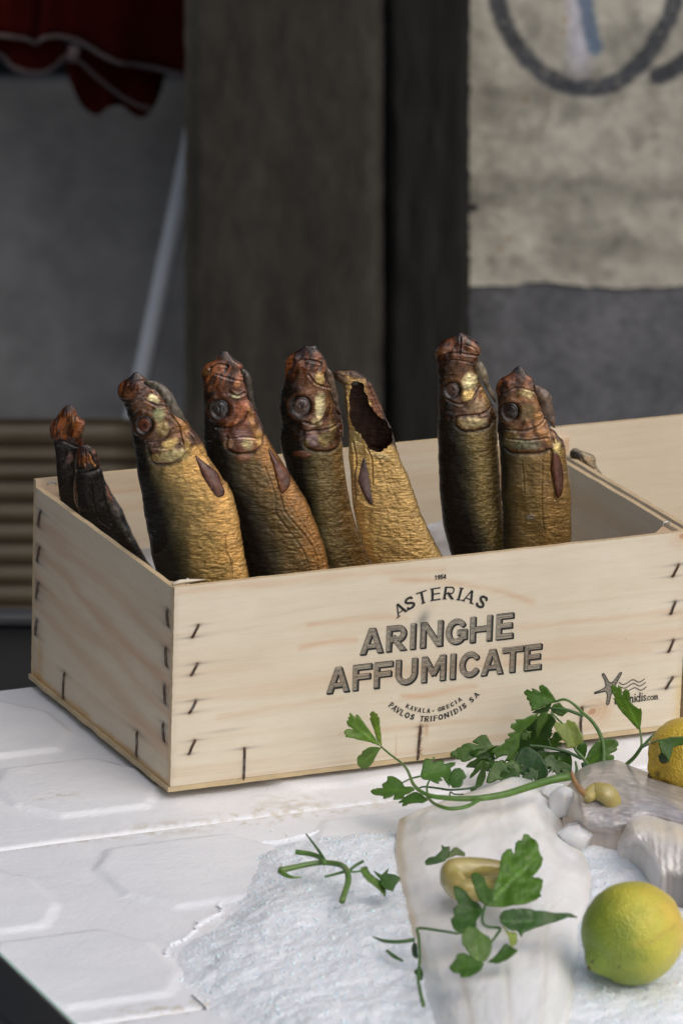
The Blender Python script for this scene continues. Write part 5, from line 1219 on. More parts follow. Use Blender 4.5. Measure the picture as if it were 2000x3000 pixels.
slab('fish_fillet', 'grey skinned piece of fish on the ice in front of the yellow lemon', 'fish fillet',
     [(1655, 2318), (1645, 2365), (1655, 2430)], [(2090, 2335), (2090, 2470)], [(1655, 2318), (1700, 2252), (1790, 2226), (1850, 2245), (1930, 2275), (2010, 2305), (2090, 2335)],
     [(1655, 2430), (1740, 2440), (1830, 2450), (1920, 2440), (2010, 2460), (2090, 2470)], 110, 60, zf2, cf2, M_flesh, 'pieces of fish on the ice')
def zf3(u, v, S_):
    rib = np.sin(u * 84 + 4 * fbm(u * 5, v * 2, 93)) * .00016 * sstep(.25, .5, u) * sstep(.15, .45, v) * sstep(1, .7, u)
    return .016 + .024 * np.sin(np.pi * np.clip(.12 + .7 * (1 - v), 0, 1)) * sstep(0, .2, u) + rib + (fbm(u * 7, v * 5, 91) - .5) * .003
def cf3(u, v, S_):
    c = np.empty(u.shape + (3,)); c[:] = (.80, .72, .60); c = mixc(c, sstep(.2, .6, v) * .8, (.74, .71, .68))
    rib = np.sin(u * 84 + 4 * fbm(u * 5, v * 2, 93)); c = mixc(c, sstep(.2, .9, rib) * sstep(.2, .5, v) * .4, (.80, .79, .78)); c = mixc(c, sstep(.8, 1, v + (fbm(u * 20, v * 4, 94) - .5) * .2) * sstep(.35, .6, u) * .9, (.22, .205, .20))
    return c
slab('belly_flap', 'pale ribbed fish belly flap curling down above the green lemon', 'fish piece',
     [(1800, 2440), (1808, 2465), (1822, 2490)], [(2090, 2430), (2090, 2600)], [(1800, 2440), (1845, 2395), (1900, 2366), (1960, 2382), (2020, 2410), (2090, 2430)],
     [(1822, 2490), (1875, 2480), (1905, 2520), (1935, 2572), (1985, 2575), (2040, 2590), (2090, 2600)], 120, 60, zf3, cf3, M_flesh, 'pieces of fish on the ice')

# ---- loose lumps of clear ice
def lump(px, py, rx, ry, z0, seed, label):
    n_, m_ = 26, 34; th = np.linspace(0, np.pi, n_); ph = np.linspace(0, 2 * np.pi, m_, endpoint=False); T_, Q_ = np.meshgrid(th, ph, indexing='ij')
    d = np.stack([np.sin(T_) * np.cos(Q_), np.sin(T_) * np.sin(Q_), np.cos(T_)], -1)
    rs = np.random.default_rng(seed); pl = rs.normal(0, 1, (13, 3)); pl /= np.linalg.norm(pl, axis=1)[:, None]; h = rs.uniform(.62, .95, 13)
    dot = d @ pl.T; r = np.min(np.where(dot > .05, h / np.maximum(dot, .05), 9), -1); r = np.minimum(r, 1.1)
    s = 4.6e-4 / 2 * 1.05; c0 = G(px, py, z0)
    P = c0 + RIGHT * (d[..., 0] * r * rx * s)[..., None] + UP * (d[..., 2] * r * ry * s)[..., None] - FWD * (d[..., 1] * r * (rx + ry) / 2 * s)[..., None]
    o = mesh_obj('ice_lump', P.reshape(-1, 3), grid_faces(n_, m_, True), M_chunk, None, True)
    return tag(o, label, 'ice lump', 'lumps of clear ice')
lump(1690, 2450, 62, 46, .016, 3, 'clear ice lump under the curled pepper tip')
lump(1648, 2360, 42, 52, .018, 5, 'grey translucent ice lump between the white fillet and the pepper')
lump(1622, 2318, 34, 30, .022, 9, 'small ice lump beside the top corner of the white fillet')

# ---- lemons
t = NT('lemon_peel'); v = t.coords('Object'); a = t.n('Attribute'); a.attribute_name = 'Col'
n1 = t.noise(v, 620, 2, .5); n2 = t.noise(v, 70, 4); vo = t.n('TexVoronoi'); t.l(v, vo.inputs['Vector']); vo.inputs['Scale'].default_value = 560
t.base(t.mul(a.outputs['Color'], t.ramp(n2, [(.3, (.90, .92, .85)), (.7, (1.05, 1.05, 1.05))]))); t.set(Roughness=.36, Subsurface_Weight=.12, Subsurface_Scale=.004, Coat_Weight=.15, Coat_Roughness=.3)
t.normal(t.bump(t.math('ADD', vo.outputs['Distance'], t.math('MULTIPLY', n1, .5)), .8, .0010, t.bump(n2, .2, .002))); M_lemon = t.m
def lemon(label, cx, cy, rpx, zb, nip, colf, wr=0.0, seed=0):
    r = .033
    for _ in range(6):
        c0 = G(cx, cy, zb + r); r = rpx / FPX * abs(((c0 - CPOS) @ RN)[2])
    a_ = np.array(nip[0] * RIGHT + nip[1] * UP - nip[2] * FWD, float); a_ /= np.linalg.norm(a_)
    n_, m_ = 110, 130; th = np.linspace(.001, np.pi - .001, n_); ph = np.linspace(0, 2 * np.pi, m_, endpoint=False); T_, Q_ = np.meshgrid(th, ph, indexing='ij')
    b_ = np.cross(a_, UP); b_ /= np.linalg.norm(b_); c_ = np.cross(a_, b_)
    d = np.cos(T_)[..., None] * a_ + (np.sin(T_) * np.cos(Q_))[..., None] * b_ + (np.sin(T_) * np.sin(Q_))[..., None] * c_
    rr = 1 + .13 * np.exp(-(T_ / .26) ** 2) + .03 * np.exp(-((np.pi - T_) / .3) ** 2) - .02 * np.exp(-((T_ - .42) / .14) ** 2) + (fbm(d[..., 0] * 2 + 5, d[..., 2] * 2 + d[..., 1] + 5, seed) - .5) * .055 + (fbm(d[..., 0] * 7 + 5, d[..., 2] * 7 + d[..., 1] * 5 + 5, seed + 4) - .5) * .012
    if wr: rr += wr * (np.sin(Q_ * 6 + 2 * np.sin(T_ * 3)) * np.exp(-((T_ - .5) / .35) ** 2)) + wr * (fbm(d[..., 0] * 5 + 9, d[..., 2] * 5 + 9, seed + 2) - .5)
    P = c0 + d * (r * rr)[..., None]
    px = topx(P); col = colf(px[..., 0], px[..., 1], T_)
    root = thing('lemon', label, 'lemon', c0 - np.array([0, 0, r]), 'lemons on the ice')
    mesh_obj('peel', P.reshape(-1, 3), grid_faces(n_, m_, True), M_lemon, root, True, col=col.reshape(-1, 3))
    e = c0 + a_ * r * 1.125; mb = MB()
    mb.tube([e - a_ * .0012, e + a_ * .0006, e + a_ * .0014], [.0018, .0016, .0007], 10); mb.build('stem_scar', plain('stem_scar', (.10, .085, .03), .8).m, root, True)
def cl1(x, y, T_):
    c = np.empty(x.shape + (3,)); c[:] = (.235, .29, .026)
    k = (x - 1852) * .95 - (y - 2733) * .45 + (fbm(x / 45, y / 45, 101) - .5) * 90
    c = mixc(c, sstep(-60, 70, k), (.58, .53, .06)); c = mixc(c, sstep(40, 150, k), (.74, .53, .075)); c = mixc(c, sstep(-60, -150, k) * .8, (.20, .29, .022))
    c = mixc(c, np.exp(-((x - 1735) / 38) ** 2 - ((y - 2790) / 36) ** 2) * .7, (.17, .27, .02))
    for a0, b0, r_, s in ((1812, 2832, 6, .8), (1734, 2818, 8, .8), (1905, 2783, 4, .7), (1745, 2800, 5, .5)): c = mixc(c, sstep(r_, r_ * .4, np.hypot(x - a0, y - b0) + (fbm(x / 4, y / 4, 5) - .5) * 5) * s, (.07, .05, .015))
    c = mixc(c, np.exp(-(seg_dist(np.stack([x, y], -1), [(1860, 2770), (1905, 2760), (1950, 2730), (1975, 2710)]) / 7) ** 2) * .45, (.45, .32, .05))
    return c
lemon('round green and yellow lemon on the ice in front of the belly flap', 1852, 2733, 153, .010, (-.75, -.48, .5), cl1, 0, 3)
def cl2(x, y, T_):
    c = np.empty(x.shape + (3,)); c[:] = (.60, .40, .035); c = mixc(c, sstep(.4, .7, fbm(x / 30, y / 30, 104)) * .5, (.66, .47, .06)); c = mixc(c, np.exp(-((x - 1925) / 9) ** 2 - ((y - 2268) / 12) ** 2) * .9, (.06, .045, .01)); return c
lemon('wrinkled deep yellow lemon at the right edge, in front of the lettered crate', 2008, 2212, 112, .012, (-.86, -.42, .35), cl2, .035, 6)

# ---- pickled peppers
t = NT('pickled_pepper'); v = t.coords('Object'); n1 = t.noise(v, 45, 4); n2 = t.noise(v, 240, 3)
t.base(t.ramp(n1, [(.3, (.30, .245, .075)), (.55, (.42, .345, .11)), (.75, (.54, .43, .16))])); t.set(Roughness=.25, Subsurface_Weight=.3, Subsurface_Scale=.006, Coat_Weight=.5, Coat_Roughness=.12); t.b.inputs['Subsurface Radius'].default_value = (1, .7, .2)
t.normal(t.bump(n1, .35, .004, t.bump(n2, .2, .0008))); M_pep = t.m
t = NT('pepper_stalk'); v = t.coords('Object'); n1 = t.noise(v, 160, 3); t.base(t.ramp(n1, [(.3, (.20, .10, .035)), (.7, (.34, .19, .07))])); t.set(Roughness=.5); M_stalk = t.m
def pepper(label, path, rads, zs, stalk=None, seed=0):
    s = 1 / 4560.0
    p = G([a for a, b in path], [b for a, b in path], 0); d = ray([a for a, b in path], [b for a, b in path]); p = CPOS + d * ((np.array(zs) - CPOS[2]) / d[..., 2])[:, None]
    P = spline(p, 60); r = spline(np.c_[rads, rads], 60)[:, 0] * s
    v, f = tube_geo(P, r, 40, True); v = v.reshape(60, 40, 3)
    k = np.arange(40); w = 1 + .05 * np.sin(k / 40 * 6 * np.pi + seed)[None, :] * np.ones((60, 1)) + (fbm(np.arange(60)[:, None] / 9 + seed, k[None, :] / 7.0, seed) - .5) * .16
    v = P[:, None] + (v - P[:, None]) * w[..., None]
    root = thing('pickled_pepper', label, 'pepper', p[len(p) // 2] - np.array([0, 0, .01]), 'pale pickled peppers')
    o = mesh_obj('flesh', v.reshape(-1, 3), f, M_pep, root, True)
    if stalk:
        pts, rr, z = stalk; q_ = G([a for a, b in pts], [b for a, b in pts], 0); d = ray([a for a, b in pts], [b for a, b in pts]); q_ = CPOS + d * ((np.array(z) - CPOS[2]) / d[..., 2])[:, None]
        mb = MB(); mb.tube(spline(q_, 20), spline(np.c_[rr, rr], 20)[:, 0] * s, 12); mb.build('stalk', M_stalk, root, True)
pepper('curled pale pepper with a brown stalk beside the grey skinned fish', [(1718, 2338), (1742, 2322), (1774, 2328), (1790, 2355), (1783, 2388), (1752, 2408), (1716, 2402)], [16, 29, 32, 31, 29, 25, 12], [.042, .043, .043, .036, .028, .026, .026],
       ([(1672, 2262), (1684, 2292), (1702, 2318), (1722, 2332)], [5.5, 8.5, 10, 13], [.058, .052, .046, .042]), 2)
pepper('folded pale pepper lying on the white fillet under a big parsley leaf', [(1490, 2545), (1430, 2543), (1370, 2545), (1326, 2556), (1328, 2586), (1362, 2608), (1412, 2600), (1466, 2588)], [18, 28, 34, 38, 36, 36, 36, 26], [.05, .05, .05, .048, .045, .044, .045, .046], None, 6)

# ---- parsley
t = NT('parsley_leaf'); v = t.coords('Object'); a = t.n('Attribute'); a.attribute_name = 'Col'; n1 = t.noise(v, 120, 4); n2 = t.noise(v, 900, 2)
vo = t.n('TexVoronoi'); t.l(v, vo.inputs['Vector']); vo.inputs['Scale'].default_value = 260; vo.feature = 'DISTANCE_TO_EDGE'
t.base(t.mul(a.outputs['Color'], t.ramp(n1, [(.3, (.78, .82, .8)), (.7, (1.12, 1.12, 1.1))]))); t.set(Roughness=.36, Coat_Weight=.1); t.b.inputs['Specular IOR Level'].default_value = .45
geo = t.n('NewGeometry'); tr = t.n('BsdfTranslucent'); mx = t.n('MixShader'); mx.inputs[0].default_value = .22
t.l(t.mul(a.outputs['Color'], (1.6, 2.0, .7)), tr.inputs['Color']); out = t.t.nodes['Material Output']; t.l(t.b.outputs[0], mx.inputs[1]); t.l(tr.outputs[0], mx.inputs[2]); t.l(mx.outputs[0], out.inputs['Surface'])
t.normal(t.bump(vo.outputs['Distance'], .2, .0005, t.bump(n1, .2, .0015))); M_leaf = t.m
t = NT('parsley_stem'); v = t.coords('Object'); a = t.n('Attribute'); a.attribute_name = 'Col'; n1 = t.noise(v, 200, 3); t.base(t.mul(a.outputs['Color'], t.ramp(n1, [(.3, (.8, .82, .8)), (.7, (1.15, 1.15, 1.1))]))); t.set(Roughness=.38, Subsurface_Weight=.1, Subsurface_Scale=.002); M_stem = t.m
DG, MG, LG, UG = (.022, .075, .012), (.045, .135, .020), (.085, .20, .035), (.17, .26, .10)
def mapper(c, depth, tilt=(0, 0)):
    """plane for a leaf: through the photo point c at y = depth (negative: height z = -depth), leaning by tilt (up, side)"""
    p0 = FR(c[0], c[1], depth[1]) if depth[0] == 'y' else G(c[0], c[1], depth[1])
    n = -FWD + UP * tilt[0] + RIGHT * tilt[1] if depth[0] == 'y' else UP + FWD * (-.55 + tilt[0]) + RIGHT * tilt[1]
    return p0, n / np.linalg.norm(n)
def leaf(root, poly, ofs, col, depth, tilt=(0, 0), base=None, fold=.13, curl=.08, seed=0):
    pl = np.array(zp(poly, *ofs), float); nx_ = np.roll(pl, -1, 0); pl = np.stack([pl * .86 + nx_ * .14, pl * .5 + nx_ * .5, pl * .14 + nx_ * .86], 1).reshape(-1, 2); pl = pl + (np.stack([fbm(pl[:, 0] / 3, pl[:, 1] / 3, seed), fbm(pl[:, 0] / 3, pl[:, 1] / 3, seed + 9)], -1) - .5) * 4.0; V2, F2 = cdt(pl, 5.0)
    b = np.array(zp([base or poly[0]], *ofs)[0]); cen = pl.mean(0); ax = cen - b; L = np.linalg.norm(ax) * 2; ax /= np.linalg.norm(ax); nx = np.array([-ax[1], ax[0]])
    lo = (V2 - b) @ ax / L; la = (V2 - b) @ nx / L
    p0, n = mapper(cen, depth, tilt); P = on_plane(V2[:, 0], V2[:, 1], p0, n); s = L / 4300
    h = fold * np.abs(la) * .8 - curl * (lo - .5) ** 2 + (fbm(V2[:, 0] / 34, V2[:, 1] / 34, seed) - .5) * .06
    veins = np.abs(np.mod(lo * 7 - np.abs(la) * 5.5, 1) - .5); h += .008 * np.exp(-(np.abs(la) / .018) ** 2) - .005 * np.exp(-(veins / .09) ** 2)
    P = P + n * (h * s)[:, None]
    col = np.array(col, float) * np.array((1.45, 1.12, .62)); cc = np.tile(col, (len(V2), 1)) * (.75 + .5 * fbm(V2[:, 0] / 20, V2[:, 1] / 20, seed + 3))[:, None]
    cc = mixc(cc, np.exp(-(np.abs(la) / .016) ** 2) * sstep(.9, .3, lo) * .6, np.array(col) * 1.9 + .02); cc = mixc(cc, np.exp(-(veins / .07) ** 2) * .28, np.array(col) * 1.7)
    o = mesh_obj('leaf', P, F2, M_leaf, root, True, col=cc)
    m = o.modifiers.new('thick', 'SOLIDIFY'); m.thickness = .00035
    return o
def stem(root, pts, ofs, rpx, depths, col=LG):
    q_ = np.array(zp(pts, *ofs)); n = len(q_); dp = np.interp(np.linspace(0, 1, n), np.linspace(0, 1, len(depths)), [d[1] for d in depths])
    P = np.array([FR(x, y, d) if depths[0][0] == 'y' else G(x, y, d) for (x, y), d in zip(q_, dp)])
    r = np.interp(np.linspace(0, 1, 40), np.linspace(0, 1, len(rpx)), rpx) / 4300
    v, f = tube_geo(spline(P, 40), r, 10); c = np.tile(np.array(col, float), (len(v), 1)) * (.8 + .4 * vnoise(np.repeat(np.arange(40), 10) / 6., np.tile(np.arange(10), 40) * .9, 7))[:, None]
    return mesh_obj('stem', v, f, M_stem, root, True, col=c)
PG = 'loose parsley sprigs'
k = 400 / 1568; A_ = (1000, 2050, k); B_ = (1300, 2000, k); C_ = (1600, 1980, k); D_ = (800, 2420, k); E_ = (1080, 2420, 640 / 1568)
ya = lambda d: ('y', d)
STEM_Y = [('z', .050), ('z', .047), ('z', .044), ('z', .042), ('z', .042), ('z', .044), ('z', .046)]
r1 = thing('parsley_sprig', 'long parsley sprig with an arched stem and light leaves spread to the left', 'parsley sprig', G(1400, 2360, .03), PG)
leaf(r1, [(455, 540), (385, 440), (300, 320), (220, 210), (185, 165), (165, 165), (162, 205), (150, 190), (110, 155), (92, 150), (97, 195), (70, 200), (92, 232), (65, 232), (58, 265), (75, 300), (135, 338), (85, 332), (40, 345), (22, 375), (45, 405), (45, 430), (120, 440), (250, 470), (340, 490), (400, 515)], A_, LG, ya(-.03), (.25, .1), seed=1)
leaf(r1, [(460, 540), (410, 460), (395, 400), (360, 300), (335, 240), (328, 215), (345, 195), (328, 165), (350, 130), (380, 135), (390, 155), (410, 160), (420, 195), (438, 205), (445, 260), (440, 300), (455, 380), (460, 450)], A_, (.12, .23, .05), ya(-.031), (.1, -.5), seed=2)
leaf(r1, [(460, 560), (400, 540), (330, 540), (280, 555), (235, 590), (232, 620), (195, 630), (175, 660), (175, 710), (195, 760), (215, 770), (230, 800), (270, 770), (280, 800), (300, 775), (340, 740), (390, 660), (430, 590)], A_, (.075, .18, .035), ya(-.03), (-.3, .2), seed=3)
leaf(r1, [(850, 1030), (815, 1000), (720, 990), (690, 945), (640, 915), (570, 885), (520, 890), (525, 940), (500, 950), (465, 975), (475, 1015), (440, 1015), (375, 1020), (330, 1045), (350, 1075), (400, 1100), (480, 1105), (475, 1135), (500, 1145), (560, 1130), (605, 1095), (590, 1160), (650, 1160), (715, 1145), (720, 1100), (780, 1075)], A_, (.055, .15, .025), ('z', .026), (.1, .1), seed=4)
leaf(r1, [(1000, 1150), (920, 1090), (850, 1060), (760, 1100), (700, 1150), (645, 1190), (710, 1190), (690, 1230), (735, 1230), (770, 1205), (850, 1190), (940, 1190)], A_, (.035, .11, .018), ('z', .022), (.2, 0), seed=5)
leaf(r1, [(900, 880), (920, 800), (930, 740), (960, 680), (1030, 690), (1060, 660), (1065, 690), (1030, 720), (1020, 745), (1100, 710), (1180, 710), (1170, 745), (1240, 725), (1310, 715), (1300, 750), (1250, 785), (1260, 860), (1235, 930), (1237, 1020), (1200, 970), (1160, 900), (1130, 895), (1165, 940), (1115, 950), (1110, 980), (1050, 955), (1010, 930), (940, 920)], A_, (.05, .145, .024), ('z', .034), (-.1, .1), seed=6)
leaf(r1, [(1440, 890), (1400, 810), (1350, 785), (1290, 800), (1250, 850), (1222, 920), (1240, 970), (1280, 1020), (1350, 1018), (1390, 980), (1400, 920)], A_, (.04, .125, .03), ('z', .036), (-.5, -.3), seed=7)
stem(r1, [(455, 540), (560, 630), (680, 720), (750, 800), (790, 890), (830, 980), (920, 1060), (1050, 1110), (1300, 1135), (1480, 1135), (1600, 1130), (1880, 1085), (2180, 990), (2430, 915), (2626, 880)], A_, [3, 3.5, 5, 7, 9, 11, 12.5], STEM_Y, (.10, .20, .035))
stem(r1, [(980, 1110), (1060, 1190), (1180, 1240), (1300, 1250), (1450, 1220), (1580, 1150)], A_, [4, 5.5, 6, 6], [('z', .040), ('z', .042), ('z', .042)], (.09, .19, .03))
stem(r1, [(700, 950), (800, 905), (900, 880)], A_, [2.2, 2.8, 3], [('z', .03), ('z', .034)], MG)
stem(r1, [(1010, 920), (980, 1000), (985, 1100)], A_, [2.5, 3.5], [('z', .032), ('z', .026)], MG)
stem(r1, [(860, 1030), (940, 1000), (1100, 1015), (1240, 1035), (1450, 1020), (1568, 990)], A_, [2.5, 3.2, 3.2], [('z', .028), ('z', .03)], DG)
stem(r1, [(1240, 1100), (1250, 1060), (1300, 1085), (1400, 1085)], A_, [2.2, 2.2], [('z', .026), ('z', .026)], DG)

r2 = thing('parsley_sprig', 'dense dark parsley bunch leaning on the crate front below the lettering', 'parsley sprig', G(1560, 2330, .03), PG)
leaf(r2, [(600, 730), (560, 720), (520, 660), (490, 600), (440, 598), (400, 615), (310, 680), (420, 725), (290, 692), (240, 700), (200, 720), (195, 740), (150, 745), (130, 775), (90, 785), (65, 820), (75, 850), (130, 860), (145, 880), (180, 880), (200, 910), (250, 915), (330, 870), (420, 830)], B_, (.04, .11, .014), ya(-.045), (.5, 0), seed=11)
leaf(r2, [(650, 730), (600, 720), (450, 740), (320, 760), (290, 800), (300, 830), (350, 850), (420, 900), (500, 900), (580, 860), (570, 800)], B_, DG, ya(-.05), (.2, .3), seed=12)
leaf(r2, [(600, 860), (480, 850), (380, 860), (280, 920), (245, 975), (320, 975), (420, 1000), (500, 990), (560, 920)], B_, (.03, .095, .014), ya(-.052), (-.2, .2), seed=13)
leaf(r2, [(440, 885), (400, 920), (350, 980), (300, 1060), (290, 1110), (350, 1060), (410, 1000), (435, 940)], B_, (.035, .10, .022), ya(-.056), (0, .6), seed=14)
leaf(r2, [(440, 890), (490, 920), (485, 1000), (480, 1100), (430, 1190), (320, 1260), (300, 1220), (355, 1190), (385, 1080), (425, 1000)], B_, (.04, .115, .022), ya(-.062), (0, -.5), seed=15)
leaf(r2, [(880, 600), (850, 760), (800, 840), (770, 930), (720, 900), (670, 925), (735, 830), (640, 850), (590, 885), (590, 830), (530, 790), (600, 740), (700, 690), (690, 650), (760, 625), (730, 605), (730, 580), (815, 555), (800, 540), (750, 510), (770, 465), (830, 450), (795, 420), (900, 415), (980, 380), (1090, 350), (1060, 420), (1000, 480), (930, 540)], B_, (.042, .12, .02), ya(-.058), (.2, .35), (1000, 480), seed=16)
leaf(r2, [(480, 1150), (500, 1050), (560, 930), (640, 890), (700, 930), (780, 880), (870, 950), (870, 1050), (780, 1090), (700, 1110), (600, 1120), (540, 1160)], B_, (.045, .125, .02), ya(-.066), (.6, .1), (860, 950), seed=17)
leaf(r2, [(1230, 350), (1150, 360), (1050, 420), (900, 540), (820, 600), (800, 720), (820, 860), (880, 770), (960, 730), (1000, 760), (1100, 740), (1240, 760), (1230, 700), (1190, 620), (1240, 540), (1290, 430)], B_, (.02, .068, .012), ya(-.048), (.1, -.4), seed=18)
leaf(r2, [(1060, 400), (1110, 350), (1200, 330), (1190, 420), (1120, 520), (1070, 640), (1050, 560)], B_, (.05, .13, .024), ya(-.055), (.1, -.2), (1200, 330), seed=19)
leaf(r2, [(1060, 790), (950, 730), (870, 760), (800, 920), (840, 990), (880, 1060), (1000, 1090), (1080, 1120), (1150, 1120), (1200, 1050), (1180, 950), (1120, 850)], B_, (.018, .07, .02), ya(-.066), (.4, -.1), seed=20)
leaf(r2, [(1060, 780), (1240, 790), (1440, 800), (1470, 900), (1460, 1050), (1300, 1065), (1240, 1000), (1150, 980), (1090, 900)], B_, (.026, .085, .016), ya(-.064), (.2, .2), seed=21)
leaf(r2, [(1250, 930), (1340, 900), (1450, 940), (1460, 1050), (1300, 1070), (1240, 1000)], B_, (.038, .105, .018), ya(-.072), (.6, 0), seed=22)
leaf(r2, [(1240, 620), (1290, 640), (1320, 720), (1280, 770), (1200, 750), (1190, 680)], B_, (.05, .12, .022), ya(-.05), (0, 0), seed=23)
leaf(r2, [(1240, 230), (1290, 200), (1240, 130), (1190, 60), (1130, 22), (1090, 40), (1090, 80), (1120, 115), (1060, 80), (1005, 60), (1012, 98), (950, 75), (912, 110), (930, 145), (960, 155), (940, 185), (985, 215), (980, 255), (1000, 280), (1000, 330), (1100, 300), (1180, 260)], B_, (.05, .145, .02), ya(-.03), (.5, -.2), (1270, 210), seed=24)
leaf(r2, [(1220, 300), (1260, 240), (1320, 220), (1360, 270), (1430, 335), (1350, 390), (1290, 370), (1240, 340)], B_, (.045, .125, .018), ya(-.034), (.2, .3), seed=25)
leaf(r2, [(1220, 280), (1200, 330), (1110, 350), (1000, 350), (1080, 305), (1170, 265), (1240, 215)], B_, (.03, .10, .015), ya(-.032), (-.4, 0), seed=26)
leaf(r2, [(1490, 745), (1400, 750), (1390, 690), (1330, 620), (1280, 540), (1230, 430), (1300, 452), (1330, 475), (1400, 462), (1405, 425), (1440, 430), (1480, 450), (1505, 455), (1540, 500), (1560, 560), (1600, 620), (1600, 680), (1540, 720)], B_, UG, ya(-.06), (.5, -.1), seed=27)
def frond(b, t_, w):
    b = np.array(b, float); t_ = np.array(t_, float); ax = t_ - b; L = np.linalg.norm(ax); ax /= L; nx = np.array([-ax[1], ax[0]])
    pr = [(0, .02), (.16, .10), (.24, .34), (.30, .46), (.36, .40), (.40, .50), (.47, .47), (.50, .36), (.46, .22), (.58, .30), (.66, .42), (.72, .36), (.78, .40), (.83, .26), (.88, .28), (.93, .14), (1, .10), (.985, 0)]
    h = [(l * L, a_ * w * L) for l, a_ in pr]; h2 = [(l * L * random.uniform(.95, 1.03), -a_ * w * L * random.uniform(.75, 1.1)) for l, a_ in pr[:-1]][::-1]
    return [tuple(b + ax * l + nx * a_) for l, a_ in h + h2]
for n_, (b, t_, w, cl, d_, ti) in enumerate([((1200, 700), (1060, 480), .9, (.026, .085, .014), -.044, (.2, .1)), ((1150, 800), (1010, 600), .9, (.034, .10, .018), -.047, (0, -.3)), ((1000, 900), (740, 860), .8, (.03, .095, .016), -.06, (.5, .1)), ((900, 1000), (640, 1120), .8, (.028, .09, .016), -.07, (.4, 0)), ((1240, 760), (1320, 560), .8, (.03, .10, .016), -.045, (.2, .3)),
        ((1350, 1000), (1150, 860), .9, (.03, .095, .018), -.068, (.5, .2)), ((760, 930), (560, 1010), .8, (.036, .105, .018), -.06, (.3, -.2)), ((1100, 1000), (900, 1130), .8, (.022, .075, .016), -.072, (.6, 0)), ((620, 900), (420, 990), .8, (.03, .095, .016), -.056, (.3, .2)), ((1450, 1000), (1300, 1120), .8, (.03, .10, .016), -.076, (.5, .1)), ((1000, 560), (880, 640), .9, (.04, .115, .02), -.052, (.2, .2))]):
    leaf(r2, frond(b, t_, w), B_, cl, ya(d_), ti, seed=80 + n_)
stem(r2, [(60, 300), (120, 290), (190, 270), (260, 290), (340, 350), (420, 430), (500, 500), (570, 590), (620, 690), (650, 800), (655, 950), (625, 1100), (585, 1240)], C_, [4, 4, 5.5, 6.5, 7], [ya(-.03), ya(-.04), ya(-.06), ya(-.08)], (.09, .18, .04))
stem(r2, [(40, 370), (180, 380), (290, 410), (420, 460)], C_, [4, 5, 5.5], [ya(-.034), ya(-.046)], (.05, .13, .025))
stem(r2, [(50, 410), (130, 500), (190, 560), (250, 650), (290, 760), (340, 860), (430, 960), (520, 1110), (580, 1240)], C_, [3, 3.5, 5, 6], [ya(-.04), ya(-.062), ya(-.08)], (.10, .19, .05))
stem(r2, [(-200, 800), (-60, 810), (100, 840), (250, 880), (400, 950)], C_, [4, 5, 5], [ya(-.06), ya(-.07)], (.025, .08, .014))
stem(r2, [(460, 1250), (470, 1140), (440, 1060), (410, 1000)], C_, [13, 13, 9, 5], [ya(-.084), ya(-.076)], (.02, .065, .014))
stem(r2, [(180, 1370), (250, 1290), (320, 1200), (345, 1080), (330, 980)], C_, [7, 6, 5, 3], [ya(-.092), ya(-.08)], (.06, .14, .025))

r3 = thing('parsley_sprig', 'forked parsley sprig with one leaf over the starfish emblem and one over the yellow lemon', 'parsley sprig', G(1760, 2300, .03), PG)
leaf(r3, [(1075, 640), (1000, 570), (930, 490), (860, 420), (810, 340), (795, 300), (755, 250), (790, 262), (745, 185), (730, 120), (760, 95), (795, 110), (815, 140), (815, 105), (850, 120), (865, 165), (862, 225), (880, 170), (905, 140), (945, 170), (955, 220), (945, 290), (985, 320), (1020, 350), (1060, 375), (1080, 365), (1095, 420), (1090, 500), (1075, 580)], C_, (.06, .155, .018), ya(-.07), (.1, .1), seed=31)
leaf(r3, [(1280, 740), (1400, 705), (1500, 700), (1640, 690), (1640, 780), (1520, 800), (1450, 820), (1430, 900), (1400, 1000), (1370, 940), (1310, 880), (1290, 800)], C_, (.035, .105, .016), ya(-.175), (.3, .1), seed=32)
leaf(r3, [(1390, 950), (1350, 890), (1310, 880), (1280, 920), (1290, 980), (1330, 1005), (1390, 1000)], C_, (.012, .04, .012), ya(-.172), (0, .1), seed=33)
leaf(r3, [(440, 1040), (440, 970), (470, 890), (520, 810), (580, 740), (640, 735), (720, 722), (780, 730), (820, 760), (822, 800), (800, 820), (810, 850), (770, 880), (715, 895), (770, 920), (770, 960), (720, 980), (640, 990), (560, 1000), (500, 1040)], C_, (.05, .14, .022), ya(-.065), (.4, .2), seed=34)
leaf(r3, [(400, 960), (350, 880), (340, 820), (370, 780), (430, 758), (465, 800), (460, 860), (445, 930)], C_, (.03, .10, .016), ya(-.063), (.1, .3), seed=35)
stem(r3, [(600, 1270), (760, 1150), (900, 1030), (1000, 940), (1080, 830), (1092, 800)], C_, [6, 6.5, 6, 5.5], [ya(-.085), ya(-.10), ya(-.11)], (.09, .19, .04))
stem(r3, [(1090, 815), (1085, 720), (1070, 620)], C_, [4, 3.5, 3], [ya(-.11), ya(-.072)], (.08, .17, .035))
stem(r3, [(1100, 812), (1200, 710), (1330, 600)], C_, [5, 5, 5], [ya(-.11), ya(-.11)], (.09, .19, .05))
stem(r3, [(1105, 815), (1200, 770), (1295, 740)], C_, [4, 3.5, 3], [ya(-.11), ya(-.17)], (.08, .18, .04))

